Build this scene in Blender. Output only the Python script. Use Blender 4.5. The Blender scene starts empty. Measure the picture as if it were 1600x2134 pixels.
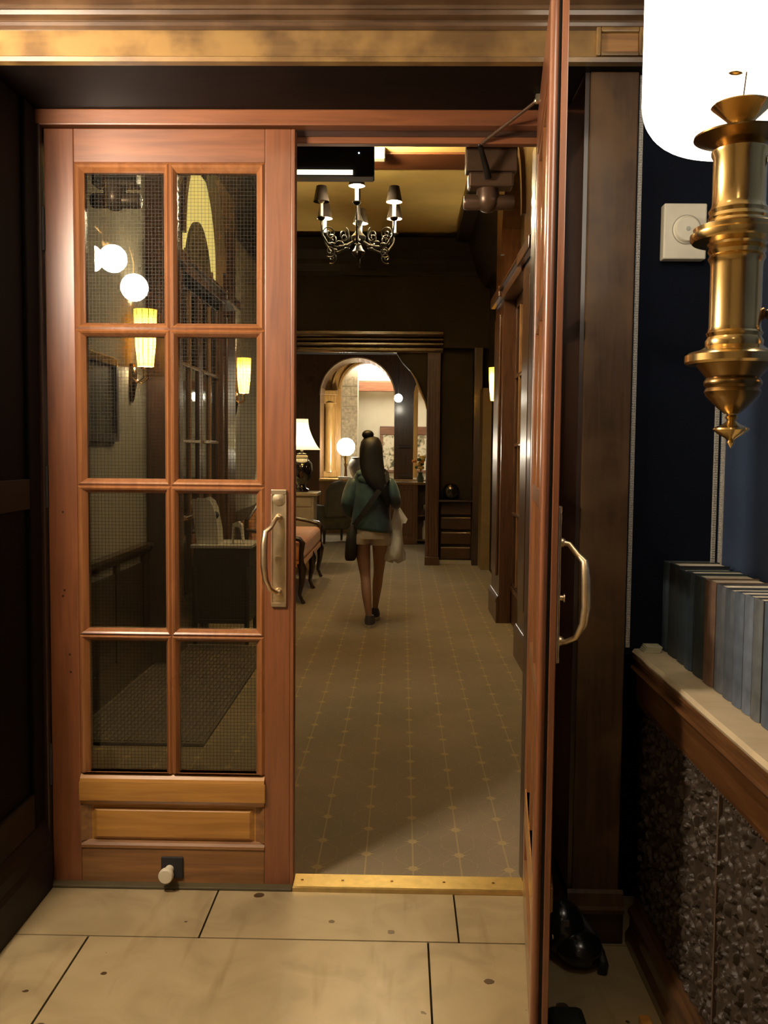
import bpy, bmesh, math, random
from mathutils import Vector, Matrix
random.seed(7)
S = bpy.context.scene
COL = S.collection
PI = math.pi

# ---------------------------------------------------------------- camera, world, exposure
cam_d = bpy.data.cameras.new('camera')
cam = bpy.data.objects.new('camera', cam_d)
COL.objects.link(cam)
PITCH, YAW, ROLL, FPX = 0.06522, -0.01874, -0.00924, 1950.0
fwd = Vector((math.sin(YAW)*math.cos(PITCH), math.cos(YAW)*math.cos(PITCH), -math.sin(PITCH)))
rgt = Vector((math.cos(YAW), -math.sin(YAW), 0))
dwn = fwd.cross(rgt)
r2 = rgt*math.cos(ROLL) + dwn*math.sin(ROLL)
d2 = -rgt*math.sin(ROLL) + dwn*math.cos(ROLL)
M = Matrix(((r2.x, -d2.x, -fwd.x, 0), (r2.y, -d2.y, -fwd.y, 0), (r2.z, -d2.z, -fwd.z, 1.5), (0, 0, 0, 1)))
cam.matrix_world = M
cam_d.sensor_fit = 'HORIZONTAL'
cam_d.sensor_width = 36.0
cam_d.lens = FPX/1600*36.0
cam_d.clip_start = 0.02
S.camera = cam
W = bpy.data.worlds.new('world')
S.world = W
W.use_nodes = True
W.node_tree.nodes['Background'].inputs[0].default_value = (0.05, 0.045, 0.04, 1)
W.node_tree.nodes['Background'].inputs[1].default_value = 0.1
S.view_settings.view_transform = 'Standard'
S.view_settings.look = 'None'
S.view_settings.exposure = 0.3
S.view_settings.gamma = 1.0
S.view_settings.use_curve_mapping = False

# ---------------------------------------------------------------- materials
def mat(name):
    m = bpy.data.materials.new(name)
    m.use_nodes = True
    nt = m.node_tree
    return m, nt, nt.nodes['Principled BSDF']

def nd(nt, t, **kw):
    n = nt.nodes.new(t)
    for k, v in kw.items():
        if k.startswith('i_'):
            n.inputs[int(k[2:])].default_value = v
        else:
            setattr(n, k, v)
    return n

def rgba(c): return (c[0], c[1], c[2], 1)

def ramp(nt, fac, stops):
    r = nd(nt, 'ShaderNodeValToRGB')
    e = r.color_ramp.elements
    while len(e) < len(stops): e.new(0.5)
    for i, (p, c) in enumerate(stops):
        e[i].position = p; e[i].color = rgba(c)
    nt.links.new(fac, r.inputs[0])
    return r

def bump(nt, b, h, strength=0.2, dist=0.01):
    n = nd(nt, 'ShaderNodeBump')
    n.inputs['Strength'].default_value = strength
    n.inputs['Distance'].default_value = dist
    nt.links.new(h, n.inputs['Height'])
    nt.links.new(n.outputs[0], b.inputs['Normal'])

def wood(name, dark, light, axis=2, rough=0.32, scale=14, coat=0.3, wear=None, wear_amt=0.6, crough=0.12, spec=0.5, wscale=2.3):
    m, nt, b = mat(name)
    tc = nd(nt, 'ShaderNodeTexCoord')
    mp = nd(nt, 'ShaderNodeMapping')
    sc = [scale]*3; sc[axis] = scale*0.07
    mp.inputs['Scale'].default_value = sc
    nt.links.new(tc.outputs['Object'], mp.inputs[0])
    n = nd(nt, 'ShaderNodeTexNoise')
    n.inputs['Scale'].default_value = 3.2
    n.inputs['Detail'].default_value = 7
    n.inputs['Distortion'].default_value = 0.8
    nt.links.new(mp.outputs[0], n.inputs['Vector'])
    r = ramp(nt, n.outputs['Fac'], [(0.3, dark), (0.72, light)])
    col = r.outputs[0]
    n2 = nd(nt, 'ShaderNodeTexNoise')
    n2.inputs['Scale'].default_value = wscale
    n2.inputs['Detail'].default_value = 4
    nt.links.new(tc.outputs['Object'], n2.inputs['Vector'])
    if wear:
        rr = ramp(nt, n2.outputs['Fac'], [(0.42, (0, 0, 0)), (0.62, (wear_amt,)*3)])
        mx = nd(nt, 'ShaderNodeMixRGB')
        nt.links.new(rr.outputs[0], mx.inputs[0])
        nt.links.new(col, mx.inputs[1]); mx.inputs[2].default_value = rgba(wear)
        col = mx.outputs[0]
    nt.links.new(col, b.inputs['Base Color'])
    rr = nd(nt, 'ShaderNodeMapRange')
    rr.inputs['To Min'].default_value = rough-0.07; rr.inputs['To Max'].default_value = rough+0.1
    nt.links.new(n2.outputs['Fac'], rr.inputs['Value'])
    nt.links.new(rr.outputs[0], b.inputs['Roughness'])
    b.inputs['Coat Weight'].default_value = coat
    b.inputs['Coat Roughness'].default_value = crough
    b.inputs['Coat IOR'].default_value = 1.6
    b.inputs['Specular IOR Level'].default_value = spec
    bump(nt, b, n.outputs['Fac'], 0.06, 0.004)
    return m

def plain(name, c, rough=0.5, metal=0.0, var=0.12, nscale=8, bmp=0.0, coat=0.0, sheen=0.0, spec=0.5):
    m, nt, b = mat(name)
    tc = nd(nt, 'ShaderNodeTexCoord')
    n = nd(nt, 'ShaderNodeTexNoise')
    n.inputs['Scale'].default_value = nscale
    n.inputs['Detail'].default_value = 4
    nt.links.new(tc.outputs['Object'], n.inputs['Vector'])
    r = ramp(nt, n.outputs['Fac'], [(0.3, [x*(1-var) for x in c]), (0.7, [min(1, x*(1+var)) for x in c])])
    nt.links.new(r.outputs[0], b.inputs['Base Color'])
    b.inputs['Roughness'].default_value = rough
    b.inputs['Metallic'].default_value = metal
    b.inputs['Coat Weight'].default_value = coat
    b.inputs['Sheen Weight'].default_value = sheen
    b.inputs['Specular IOR Level'].default_value = spec
    if bmp: bump(nt, b, n.outputs['Fac'], bmp, 0.004)
    return m

def glow(name, c, s):
    m, nt, b = mat(name)
    b.inputs['Base Color'].default_value = rgba(c)
    b.inputs['Emission Color'].default_value = rgba(c)
    b.inputs['Emission Strength'].default_value = s
    return m

def shade(name, c, e):
    m, nt, b = mat(name)
    b.inputs['Base Color'].default_value = rgba(c); b.inputs['Roughness'].default_value = 0.8
    b.inputs['Emission Color'].default_value = rgba(c); b.inputs['Emission Strength'].default_value = e
    t = nd(nt, 'ShaderNodeBsdfTranslucent', i_0=rgba(c))
    mx = nd(nt, 'ShaderNodeMixShader', i_0=0.22)
    nt.links.new(b.outputs[0], mx.inputs[1]); nt.links.new(t.outputs[0], mx.inputs[2])
    nt.links.new(mx.outputs[0], nt.nodes['Material Output'].inputs[0])
    return m

def glass(name, tint=(0.86, 0.88, 0.84), rough=0.015, extra=0.0):
    m, nt, b = mat(name)
    nt.nodes.remove(b)
    out = nt.nodes['Material Output']
    t = nd(nt, 'ShaderNodeBsdfTransparent', i_0=rgba(tint))
    g = nd(nt, 'ShaderNodeBsdfGlossy'); g.inputs['Roughness'].default_value = rough
    f = nd(nt, 'ShaderNodeFresnel'); f.inputs['IOR'].default_value = 1.55
    ad = nd(nt, 'ShaderNodeMath', operation='ADD'); ad.inputs[1].default_value = extra
    nt.links.new(f.outputs[0], ad.inputs[0])
    mx = nd(nt, 'ShaderNodeMixShader')
    nt.links.new(ad.outputs[0], mx.inputs[0]); nt.links.new(t.outputs[0], mx.inputs[1]); nt.links.new(g.outputs[0], mx.inputs[2])
    nt.links.new(mx.outputs[0], out.inputs[0])
    return m

MAH = wood('mahogany_vertical', (0.140, 0.044, 0.015), (0.240, 0.080, 0.027), 2, 0.36, coat=1.0, crough=0.30)
MAHX = wood('mahogany_horizontal', (0.145, 0.047, 0.016), (0.245, 0.085, 0.029), 0, 0.36, coat=1.0, crough=0.30)
SASH = wood('sash_moulding', (0.20, 0.075, 0.024), (0.31, 0.125, 0.042), 2, 0.28, coat=0.9, crough=0.2)
OAKX = wood('golden_oak_horizontal', (0.30, 0.135, 0.026), (0.46, 0.225, 0.048), 0, 0.33, coat=0.35)
OAKZ = wood('golden_oak_vertical', (0.27, 0.12, 0.026), (0.44, 0.22, 0.052), 2, 0.35)
BRN = wood('brown_oak_rail', (0.15, 0.066, 0.022), (0.27, 0.125, 0.040), 0, 0.34, coat=0.4)
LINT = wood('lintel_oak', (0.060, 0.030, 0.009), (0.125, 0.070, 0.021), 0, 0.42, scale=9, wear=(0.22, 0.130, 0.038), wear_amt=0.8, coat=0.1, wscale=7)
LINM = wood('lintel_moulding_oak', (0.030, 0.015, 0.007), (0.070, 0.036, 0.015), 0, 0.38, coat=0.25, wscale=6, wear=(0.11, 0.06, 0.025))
DARKZ = wood('dark_walnut_vertical', (0.020, 0.010, 0.007), (0.045, 0.022, 0.013), 2, 0.36)
DARKX = wood('dark_walnut_horizontal', (0.020, 0.010, 0.007), (0.05, 0.024, 0.014), 0, 0.36)
DARKY = wood('dark_walnut_lengthwise', (0.022, 0.011, 0.007), (0.06, 0.028, 0.014), 1, 0.34)
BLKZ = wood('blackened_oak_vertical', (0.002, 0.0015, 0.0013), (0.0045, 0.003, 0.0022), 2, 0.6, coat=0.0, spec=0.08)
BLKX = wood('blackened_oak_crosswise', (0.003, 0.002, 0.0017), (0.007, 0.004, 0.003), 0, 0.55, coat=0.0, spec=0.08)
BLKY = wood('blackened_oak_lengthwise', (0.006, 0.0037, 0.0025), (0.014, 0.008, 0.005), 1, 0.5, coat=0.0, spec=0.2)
PIL = wood('pilaster_oak', (0.050, 0.026, 0.012), (0.095, 0.050, 0.022), 2, 0.5, coat=0.05, wear=(0.15, 0.082, 0.034), wear_amt=0.8, spec=0.25, wscale=4)
RAILY = wood('sill_rail_oak', (0.060, 0.025, 0.009), (0.135, 0.060, 0.019), 1, 0.30, coat=0.5)
REDZ = wood('red_brown_casework', (0.055, 0.023, 0.010), (0.115, 0.048, 0.020), 2, 0.32, coat=0.3, crough=0.22)
BRASS = plain('brass', (0.86, 0.63, 0.27), 0.19, 1.0, 0.12)
BRASSD = plain('antique_brass', (0.30, 0.19, 0.07), 0.26, 1.0, 0.2)
NICKEL = plain('worn_pale_brass', (0.78, 0.64, 0.42), 0.36, 1.0, 0.2, 20)
IRON = plain('wrought_iron', (0.022, 0.019, 0.015), 0.4, 0.7, 0.3, 30)
BRONZE = plain('brown_enamel', (0.10, 0.06, 0.035), 0.33, 0.5, 0.2)
BLACK = plain('black_plastic', (0.008, 0.009, 0.010), 0.22, 0, 0.1, coat=0.3)
MATTE = plain('matte_black', (0.012, 0.012, 0.013), 0.6)
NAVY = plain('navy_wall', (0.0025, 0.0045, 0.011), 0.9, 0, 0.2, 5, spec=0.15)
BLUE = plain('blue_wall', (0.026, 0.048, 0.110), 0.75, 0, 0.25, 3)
WHITEP = plain('cream_plastic', (0.62, 0.58, 0.47), 0.4)
STONE = plain('cream_stone', (0.46, 0.38, 0.245), 0.45, 0, 0.12, 14, 0.15)
BRAID = plain('grey_braid', (0.42, 0.40, 0.36), 0.55, 0, 0.25, 200)
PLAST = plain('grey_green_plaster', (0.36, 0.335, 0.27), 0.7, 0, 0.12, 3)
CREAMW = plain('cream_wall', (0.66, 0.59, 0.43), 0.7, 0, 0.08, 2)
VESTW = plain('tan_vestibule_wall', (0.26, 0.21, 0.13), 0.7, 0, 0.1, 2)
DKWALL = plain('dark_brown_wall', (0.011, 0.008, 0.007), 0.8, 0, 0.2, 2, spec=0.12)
OLIVE = plain('olive_tan_wall', (0.16, 0.11, 0.04), 0.6)
YELC = plain('yellow_ceiling', (0.85, 0.63, 0.22), 0.65, 0, 0.1, 2)
CEIL = plain('cream_ceiling', (0.55, 0.47, 0.33), 0.8)
GLASS = glass('pane_glass', (0.82, 0.83, 0.80), 0.012, 0.0)
GLASSF = glass('french_door_glass', (0.75, 0.74, 0.66), 0.05, 0.03)
WIRE = plain('pane_wire', (0.030, 0.031, 0.032), 0.5, 0.3)
OPAL = glow('opal_glass_lit', (1.0, 0.88, 0.70), 5.0)
OPALS = glow('opal_globe_lit', (1.0, 0.82, 0.64), 350.0)

def carpet_mat():
    m, nt, b = mat('patterned_carpet')
    L = nt.links.new
    g = nd(nt, 'ShaderNodeNewGeometry')
    sp = nd(nt, 'ShaderNodeSeparateXYZ'); L(g.outputs['Position'], sp.inputs[0])
    def ma(op, a, bb=None, c=None):
        n = nd(nt, 'ShaderNodeMath', operation=op)
        for i, v in enumerate((a, bb, c)):
            if v is None: continue
            if isinstance(v, (int, float)): n.inputs[i].default_value = v
            else: L(v, n.inputs[i])
        return n.outputs[0]
    SX, P = 0.1727, 0.2335
    u = ma('DIVIDE', ma('SUBTRACT', sp.outputs[0], 0.055), SX)
    idx = ma('ROUND', u)
    dx = ma('ABSOLUTE', ma('MULTIPLY', ma('SUBTRACT', u, idx), SX))
    odd = ma('ABSOLUTE', ma('MODULO', idx, 2.0))
    v = ma('ADD', ma('DIVIDE', ma('SUBTRACT', sp.outputs[1], 3.281), P), ma('MULTIPLY', odd, 0.5))
    dy = ma('ABSOLUTE', ma('MULTIPLY', ma('SUBTRACT', v, ma('ROUND', v)), P))
    line = ma('LESS_THAN', dx, 0.0032)
    star = ma('LESS_THAN', ma('ADD', ma('SQRT', ma('DIVIDE', dx, 0.040)), ma('SQRT', ma('DIVIDE', dy, 0.036))), 1.0)
    disc = ma('LESS_THAN', ma('ADD', ma('POWER', ma('DIVIDE', dx, 0.017), 2.0), ma('POWER', ma('DIVIDE', dy, 0.02), 2.0)), 1.0)
    ray = ma('MULTIPLY', ma('LESS_THAN', ma('ABSOLUTE', ma('SUBTRACT', dy, ma('MULTIPLY', dx, 1.15))), 0.003), ma('LESS_THAN', dx, 0.062))
    hexa = ma('MULTIPLY', ma('LESS_THAN', ma('ABSOLUTE', ma('SUBTRACT', dx, 0.062)), 0.0018), ma('LESS_THAN', ma('ABSOLUTE', ma('SUBTRACT', dy, 0.085)), 0.018))
    strong = ma('MAXIMUM', ma('MAXIMUM', star, disc), ma('MULTIPLY', line, 0.7))
    pat = ma('MAXIMUM', strong, ma('MULTIPLY', ma('MAXIMUM', ray, hexa), 0.32))
    n = nd(nt, 'ShaderNodeTexNoise'); n.inputs['Scale'].default_value = 140; n.inputs['Detail'].default_value = 3
    L(g.outputs['Position'], n.inputs['Vector'])
    n2 = nd(nt, 'ShaderNodeTexNoise'); n2.inputs['Scale'].default_value = 1.6; n2.inputs['Detail'].default_value = 3
    L(g.outputs['Position'], n2.inputs['Vector'])
    base = ramp(nt, n2.outputs['Fac'], [(0.35, (0.200, 0.158, 0.090)), (0.65, (0.262, 0.196, 0.116))])
    mx = nd(nt, 'ShaderNodeMixRGB')
    L(ma('MULTIPLY', pat, 0.62), mx.inputs[0]); L(base.outputs[0], mx.inputs[1]); mx.inputs[2].default_value = (0.50, 0.36, 0.14, 1)
    ml = nd(nt, 'ShaderNodeMixRGB', blend_type='MULTIPLY'); ml.inputs[0].default_value = 0.5
    rr = ramp(nt, n.outputs['Fac'], [(0.3, (0.72, 0.72, 0.72)), (0.7, (1, 1, 1))])
    L(mx.outputs[0], ml.inputs[1]); L(rr.outputs[0], ml.inputs[2])
    L(ml.outputs[0], b.inputs['Base Color'])
    b.inputs['Roughness'].default_value = 0.95
    b.inputs['Sheen Weight'].default_value = 0.15
    bump(nt, b, n.outputs['Fac'], 0.5, 0.004)
    return m
CARPET = carpet_mat()

def tile_mat():
    m, nt, b = mat('travertine_tile')
    L = nt.links.new
    g = nd(nt, 'ShaderNodeNewGeometry')
    n = nd(nt, 'ShaderNodeTexNoise'); n.inputs['Scale'].default_value = 4.5; n.inputs['Detail'].default_value = 6; n.inputs['Distortion'].default_value = 1.2
    L(g.outputs['Position'], n.inputs['Vector'])
    c = ramp(nt, n.outputs['Fac'], [(0.28, (0.235, 0.180, 0.095)), (0.5, (0.315, 0.245, 0.130)), (0.75, (0.365, 0.288, 0.158))])
    # faint diagonal vein
    mp = nd(nt, 'ShaderNodeMapping'); mp.inputs['Rotation'].default_value = (0, 0, 0.12); mp.inputs['Scale'].default_value = (7, 0.9, 1)
    L(g.outputs['Position'], mp.inputs[0])
    vn = nd(nt, 'ShaderNodeTexNoise'); vn.inputs['Scale'].default_value = 2.0; vn.inputs['Detail'].default_value = 5
    L(mp.outputs[0], vn.inputs['Vector'])
    vr = ramp(nt, vn.outputs['Fac'], [(0.30, (0.66, 0.60, 0.52)), (0.42, (1, 1, 1))])
    ml = nd(nt, 'ShaderNodeMixRGB', blend_type='MULTIPLY'); ml.inputs[0].default_value = 0.7
    L(c.outputs[0], ml.inputs[1]); L(vr.outputs[0], ml.inputs[2])
    # dark pits
    vo = nd(nt, 'ShaderNodeTexVoronoi'); vo.inputs['Scale'].default_value = 11.0
    wn = nd(nt, 'ShaderNodeTexNoise'); wn.inputs['Scale'].default_value = 40
    L(g.outputs['Position'], wn.inputs['Vector'])
    wm = nd(nt, 'ShaderNodeMixRGB'); wm.inputs[0].default_value = 0.012
    L(g.outputs['Position'], wm.inputs[1]); L(wn.outputs['Color'], wm.inputs[2])
    L(wm.outputs[0], vo.inputs['Vector'])
    sepc = nd(nt, 'ShaderNodeSeparateColor'); L(vo.outputs['Color'], sepc.inputs[0])
    rad = nd(nt, 'ShaderNodeMath', operation='MULTIPLY_ADD'); rad.inputs[1].default_value = 0.42; rad.inputs[2].default_value = -0.22
    L(sepc.outputs[0], rad.inputs[0])
    pit = nd(nt, 'ShaderNodeMath', operation='LESS_THAN'); L(vo.outputs['Distance'], pit.inputs[0]); L(rad.outputs[0], pit.inputs[1])
    mx = nd(nt, 'ShaderNodeMixRGB'); L(pit.outputs[0], mx.inputs[0]); L(ml.outputs[0], mx.inputs[1]); mx.inputs[2].default_value = (0.06, 0.035, 0.015, 1)
    L(mx.outputs[0], b.inputs['Base Color'])
    b.inputs['Roughness'].default_value = 0.30
    bump(nt, b, n.outputs['Fac'], 0.08, 0.01)
    return m
TILE = tile_mat()

# ---------------------------------------------------------------- mesh helpers
class MB:
    def __init__(s): s.v = []; s.f = []; s.sm = []
    def add(s, vs, fs, smooth=False):
        o = len(s.v); s.v += [tuple(v) for v in vs]
        for f in fs: s.f.append(tuple(o+i for i in f)); s.sm.append(smooth)
        return s
    def box(s, x0, x1, y0, y1, z0, z1):
        return s.add([(x0,y0,z0),(x1,y0,z0),(x1,y1,z0),(x0,y1,z0),(x0,y0,z1),(x1,y0,z1),(x1,y1,z1),(x0,y1,z1)],
                     [(0,3,2,1),(4,5,6,7),(0,1,5,4),(1,2,6,5),(2,3,7,6),(3,0,4,7)])
    def lathe(s, prof, c=(0,0,0), n=24, ax=2, smooth=True, caps=True):
        vs, fs = [], []
        for (r, h) in prof:
            for k in range(n):
                a = 2*PI*k/n; p = (r*math.cos(a), r*math.sin(a), h)
                if ax == 1: p = (p[0], -p[2], p[1])
                if ax == 0: p = (p[2], p[0], p[1])
                vs.append((p[0]+c[0], p[1]+c[1], p[2]+c[2]))
        for i in range(len(prof)-1):
            for k in range(n):
                k2 = (k+1) % n
                fs.append((i*n+k, i*n+k2, (i+1)*n+k2, (i+1)*n+k))
        s.add(vs, fs, smooth)
        if caps:
            o = len(s.v)-len(vs)
            if prof[0][0] > 1e-5: s.f.append(tuple(o+k for k in reversed(range(n)))); s.sm.append(False)
            if prof[-1][0] > 1e-5: s.f.append(tuple(o+(len(prof)-1)*n+k for k in range(n))); s.sm.append(False)
        return s
    def tube(s, pts, r, n=8, smooth=True):
        pts = [Vector(p) for p in pts]; vs, fs = [], []
        up = Vector((0, 0, 1))
        rr = r if isinstance(r, (list, tuple)) else [r]*len(pts)
        t0 = (pts[1]-pts[0]).normalized()
        a = t0.orthogonal().normalized()
        for i, p in enumerate(pts):
            t = (pts[min(i+1, len(pts)-1)]-pts[max(i-1, 0)]).normalized()
            a = (a - t*a.dot(t)).normalized(); b = t.cross(a)
            for k in range(n):
                q = 2*PI*k/n
                vs.append(p + (a*math.cos(q)+b*math.sin(q))*rr[i])
        for i in range(len(pts)-1):
            for k in range(n):
                k2 = (k+1) % n
                fs.append((i*n+k, i*n+k2, (i+1)*n+k2, (i+1)*n+k))
        fs.append(tuple(reversed(range(n)))); fs.append(tuple((len(pts)-1)*n+k for k in range(n)))
        return s.add(vs, fs, smooth)
    def prism(s, poly, a0, a1, ax=1, smooth=False):
        """poly in the two other axes; extruded along ax."""
        n = len(poly); vs = []
        for a in (a0, a1):
            for (p, q) in poly:
                vs.append((a, p, q) if ax == 0 else (p, a, q) if ax == 1 else (p, q, a))
        fs = [tuple(range(n)), tuple(reversed(range(n, 2*n)))]
        for i in range(n):
            j = (i+1) % n
            fs.append((i, n+i, n+j, j))
        return s.add(vs, fs, smooth)
    def rings(s, rs, n=20, smooth=True, caps=True):
        """rs: (cx, cy, z, rx, ry) ellipses stacked along z"""
        vs, fs = [], []
        for (cx, cy, z, rx, ry) in rs:
            for k in range(n):
                a = 2*PI*k/n; vs.append((cx+rx*math.cos(a), cy+ry*math.sin(a), z))
        for i in range(len(rs)-1):
            for k in range(n):
                k2 = (k+1) % n; fs.append((i*n+k, i*n+k2, (i+1)*n+k2, (i+1)*n+k))
        if caps: fs.append(tuple(reversed(range(n)))); fs.append(tuple((len(rs)-1)*n+k for k in range(n)))
        return s.add(vs, fs, smooth)
    def ball(s, c, r, n=16, m=10, sq=(1, 1, 1)):
        prof = [(max(1e-6, math.sin(PI*i/m))*1.0, -math.cos(PI*i/m)) for i in range(m+1)]
        o = len(s.v); s.lathe(prof, (0, 0, 0), n, 2, True, False)
        for i in range(o, len(s.v)):
            v = s.v[i]; s.v[i] = (c[0]+v[0]*r*sq[0], c[1]+v[1]*r*sq[1], c[2]+v[2]*r*sq[2])
        return s
    def arch(s, u0, u1, z0, zt, cu, r, zs, a0, a1, ax=1, n=20):
        """slab filling u0..u1 x z0..zt with an arched hole centre cu radius r springing at zs (hole open to z0)."""
        if cu-r > u0+1e-4: s.prism([(u0, z0), (cu-r, z0), (cu-r, zt), (u0, zt)], a0, a1, ax)
        if cu+r < u1-1e-4: s.prism([(cu+r, z0), (u1, z0), (u1, zt), (cu+r, zt)], a0, a1, ax)
        for i in range(n):
            t0, t1 = PI-PI*i/n, PI-PI*(i+1)/n
            p, q = (cu+r*math.cos(t0), zs+r*math.sin(t0)), (cu+r*math.cos(t1), zs+r*math.sin(t1))
            s.prism([p, q, (q[0], zt), (p[0], zt)], a0, a1, ax)
        return s
    def ringarc(s, cu, zs, r0, r1, a0, a1, ax=1, n=24, t0=0.0, t1=PI):
        for i in range(n):
            b0, b1 = t1-(t1-t0)*i/n, t1-(t1-t0)*(i+1)/n
            s.prism([(cu+r0*math.cos(b0), zs+r0*math.sin(b0)), (cu+r0*math.cos(b1), zs+r0*math.sin(b1)),
                     (cu+r1*math.cos(b1), zs+r1*math.sin(b1)), (cu+r1*math.cos(b0), zs+r1*math.sin(b0))], a0, a1, ax)
        return s
    def mesh(s, name, m):
        me = bpy.data.meshes.new(name)
        me.from_pydata(s.v, [], s.f)
        for p, q in zip(me.polygons, s.sm): p.use_smooth = q
        me.materials.append(m)
        bm = bmesh.new(); bm.from_mesh(me)
        bmesh.ops.recalc_face_normals(bm, faces=bm.faces)
        for e in bm.edges:
            if len(e.link_faces) == 2 and e.calc_face_angle(0) > 0.72: e.smooth = False
        bm.to_mesh(me); bm.free()
        return me
    def build(s, name, m, parent=None, bev=0.0, seg=2):
        o = bpy.data.objects.new(name, s.mesh(name, m))
        COL.objects.link(o)
        if parent: o.parent = parent
        if bev:
            b = o.modifiers.new('bevel', 'BEVEL'); b.width = bev; b.segments = seg; b.limit_method = 'ANGLE'; b.angle_limit = 0.6
        return o

def box(name, m, x0, x1, y0, y1, z0, z1, parent=None, bev=0.0):
    return MB().box(x0, x1, y0, y1, z0, z1).build(name, m, parent, bev)

def empty(name, loc=(0, 0, 0), rz=0.0):
    o = bpy.data.objects.new(name, None); COL.objects.link(o)
    o.location = loc; o.rotation_euler = (0, 0, rz); o.empty_display_size = 0.05
    return o

def tag(o, label, cat, group=None):
    o['label'] = label; o['category'] = cat
    if group: o['group'] = group
    return o

def struct(o, label=None):
    o['kind'] = 'structure'
    if label: o['label'] = label
    return o

def copy_tree(o, parent=None):
    c = o.copy(); COL.objects.link(c)
    if parent: c.parent = parent
    for ch in list(o.children): copy_tree(ch, c)
    return c

def skin_obj(name, pts, edges, rad, m, parent=None, sub=2, root=0):
    me = bpy.data.meshes.new(name); me.from_pydata(pts, edges, [])
    o = bpy.data.objects.new(name, me); COL.objects.link(o)
    o.modifiers.new('skin', 'SKIN')
    for i, sv in enumerate(me.skin_vertices[0].data):
        r = rad[i]; sv.radius = (r, r) if not isinstance(r, tuple) else r
        sv.use_root = (i == root)
    sm = o.modifiers.new('sub', 'SUBSURF'); sm.levels = sub; sm.render_levels = sub
    dg = bpy.context.evaluated_depsgraph_get()
    nm = bpy.data.meshes.new_from_object(o.evaluated_get(dg))
    o.modifiers.clear(); o.data = nm; nm.name = name
    nm.materials.clear(); nm.materials.append(m)
    for p in nm.polygons: p.use_smooth = True
    if parent: o.parent = parent
    return o

# ================================================================ SETTING
# ---- stone floor of the vestibule, slab by slab
fl = struct(box('floor', plain('tile_grout', (0.025, 0.018, 0.010), 1.0, spec=0.0), -2.3, 1.0, -1.6, 3.09, -0.06, -0.006), 'pale stone floor of large dark-jointed slabs')
G = 0.0032
def tile(x0, x1, y0, y1): MB().box(x0+G, x1-G, y0+G, y1-G, -0.006, random.uniform(-0.0006, 0.0004)).build('floor_tile', TILE, fl)
for xs, y0, y1 in (([-2.3, -1.41, -0.61, 0.19, 1.0], 2.777, 3.09), ([-2.3, -0.95, 0.095, 1.0], 1.93, 2.777),
                   ([-2.3, -1.4, -0.4, 0.6, 1.0], 1.08, 1.93), ([-2.3, -0.9, 0.1, 1.0], 0.23, 1.08), ([-2.3, -0.4, 0.6, 1.0], -0.62, 0.23), ([-2.3, -0.9, 0.1, 1.0], -1.6, -0.62)):
    for a, b in zip(xs, xs[1:]): tile(a, b, y0, y1)
struct(box('floor', CARPET, -2.8, 1.6, 3.09, 21.2, -0.06, 0.0), 'olive brown hall carpet with gold star and line pattern')
# ---- vestibule shell
struct(box('ceiling', CEIL, -2.3, 1.2, -1.7, 2.75, 3.15, 3.25))
struct(box('wall_back', VESTW, -2.3, 1.2, -1.75, -1.6, 0, 3.15))
wl = struct(box('wall_left', VESTW, -2.3, -2.15, -1.6, 2.62, 0, 3.15))
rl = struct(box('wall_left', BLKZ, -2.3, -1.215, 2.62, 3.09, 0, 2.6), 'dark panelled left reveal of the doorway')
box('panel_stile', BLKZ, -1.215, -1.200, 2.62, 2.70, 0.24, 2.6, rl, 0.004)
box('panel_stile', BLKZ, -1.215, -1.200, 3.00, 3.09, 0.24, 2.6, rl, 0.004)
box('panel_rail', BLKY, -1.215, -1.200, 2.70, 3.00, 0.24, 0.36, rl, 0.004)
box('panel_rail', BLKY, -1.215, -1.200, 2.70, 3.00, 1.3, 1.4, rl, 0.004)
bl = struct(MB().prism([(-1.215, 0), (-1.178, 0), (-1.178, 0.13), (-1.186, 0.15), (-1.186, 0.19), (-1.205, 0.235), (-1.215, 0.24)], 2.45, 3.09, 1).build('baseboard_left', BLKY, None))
# ---- lintel (cased beam) over the doorway
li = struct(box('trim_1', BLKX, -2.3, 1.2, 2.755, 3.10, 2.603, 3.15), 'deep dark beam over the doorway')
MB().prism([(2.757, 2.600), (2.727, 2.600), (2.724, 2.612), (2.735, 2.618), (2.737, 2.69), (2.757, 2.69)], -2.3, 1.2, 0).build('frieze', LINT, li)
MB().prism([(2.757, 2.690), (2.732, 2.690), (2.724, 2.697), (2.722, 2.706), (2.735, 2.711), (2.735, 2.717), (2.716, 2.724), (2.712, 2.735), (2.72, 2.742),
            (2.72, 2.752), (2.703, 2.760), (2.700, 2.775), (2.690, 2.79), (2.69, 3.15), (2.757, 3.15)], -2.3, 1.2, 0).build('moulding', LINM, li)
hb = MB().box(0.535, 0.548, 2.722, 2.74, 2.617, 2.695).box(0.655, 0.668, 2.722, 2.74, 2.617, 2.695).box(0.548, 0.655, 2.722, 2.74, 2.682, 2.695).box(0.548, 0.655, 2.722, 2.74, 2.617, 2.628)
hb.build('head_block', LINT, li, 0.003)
box('head_panel', wood('worn_block', (0.13, 0.06, 0.02), (0.26, 0.13, 0.04), 0, 0.4), 0.548, 0.655, 2.731, 2.74, 2.628, 2.682, li, 0.003)
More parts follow.
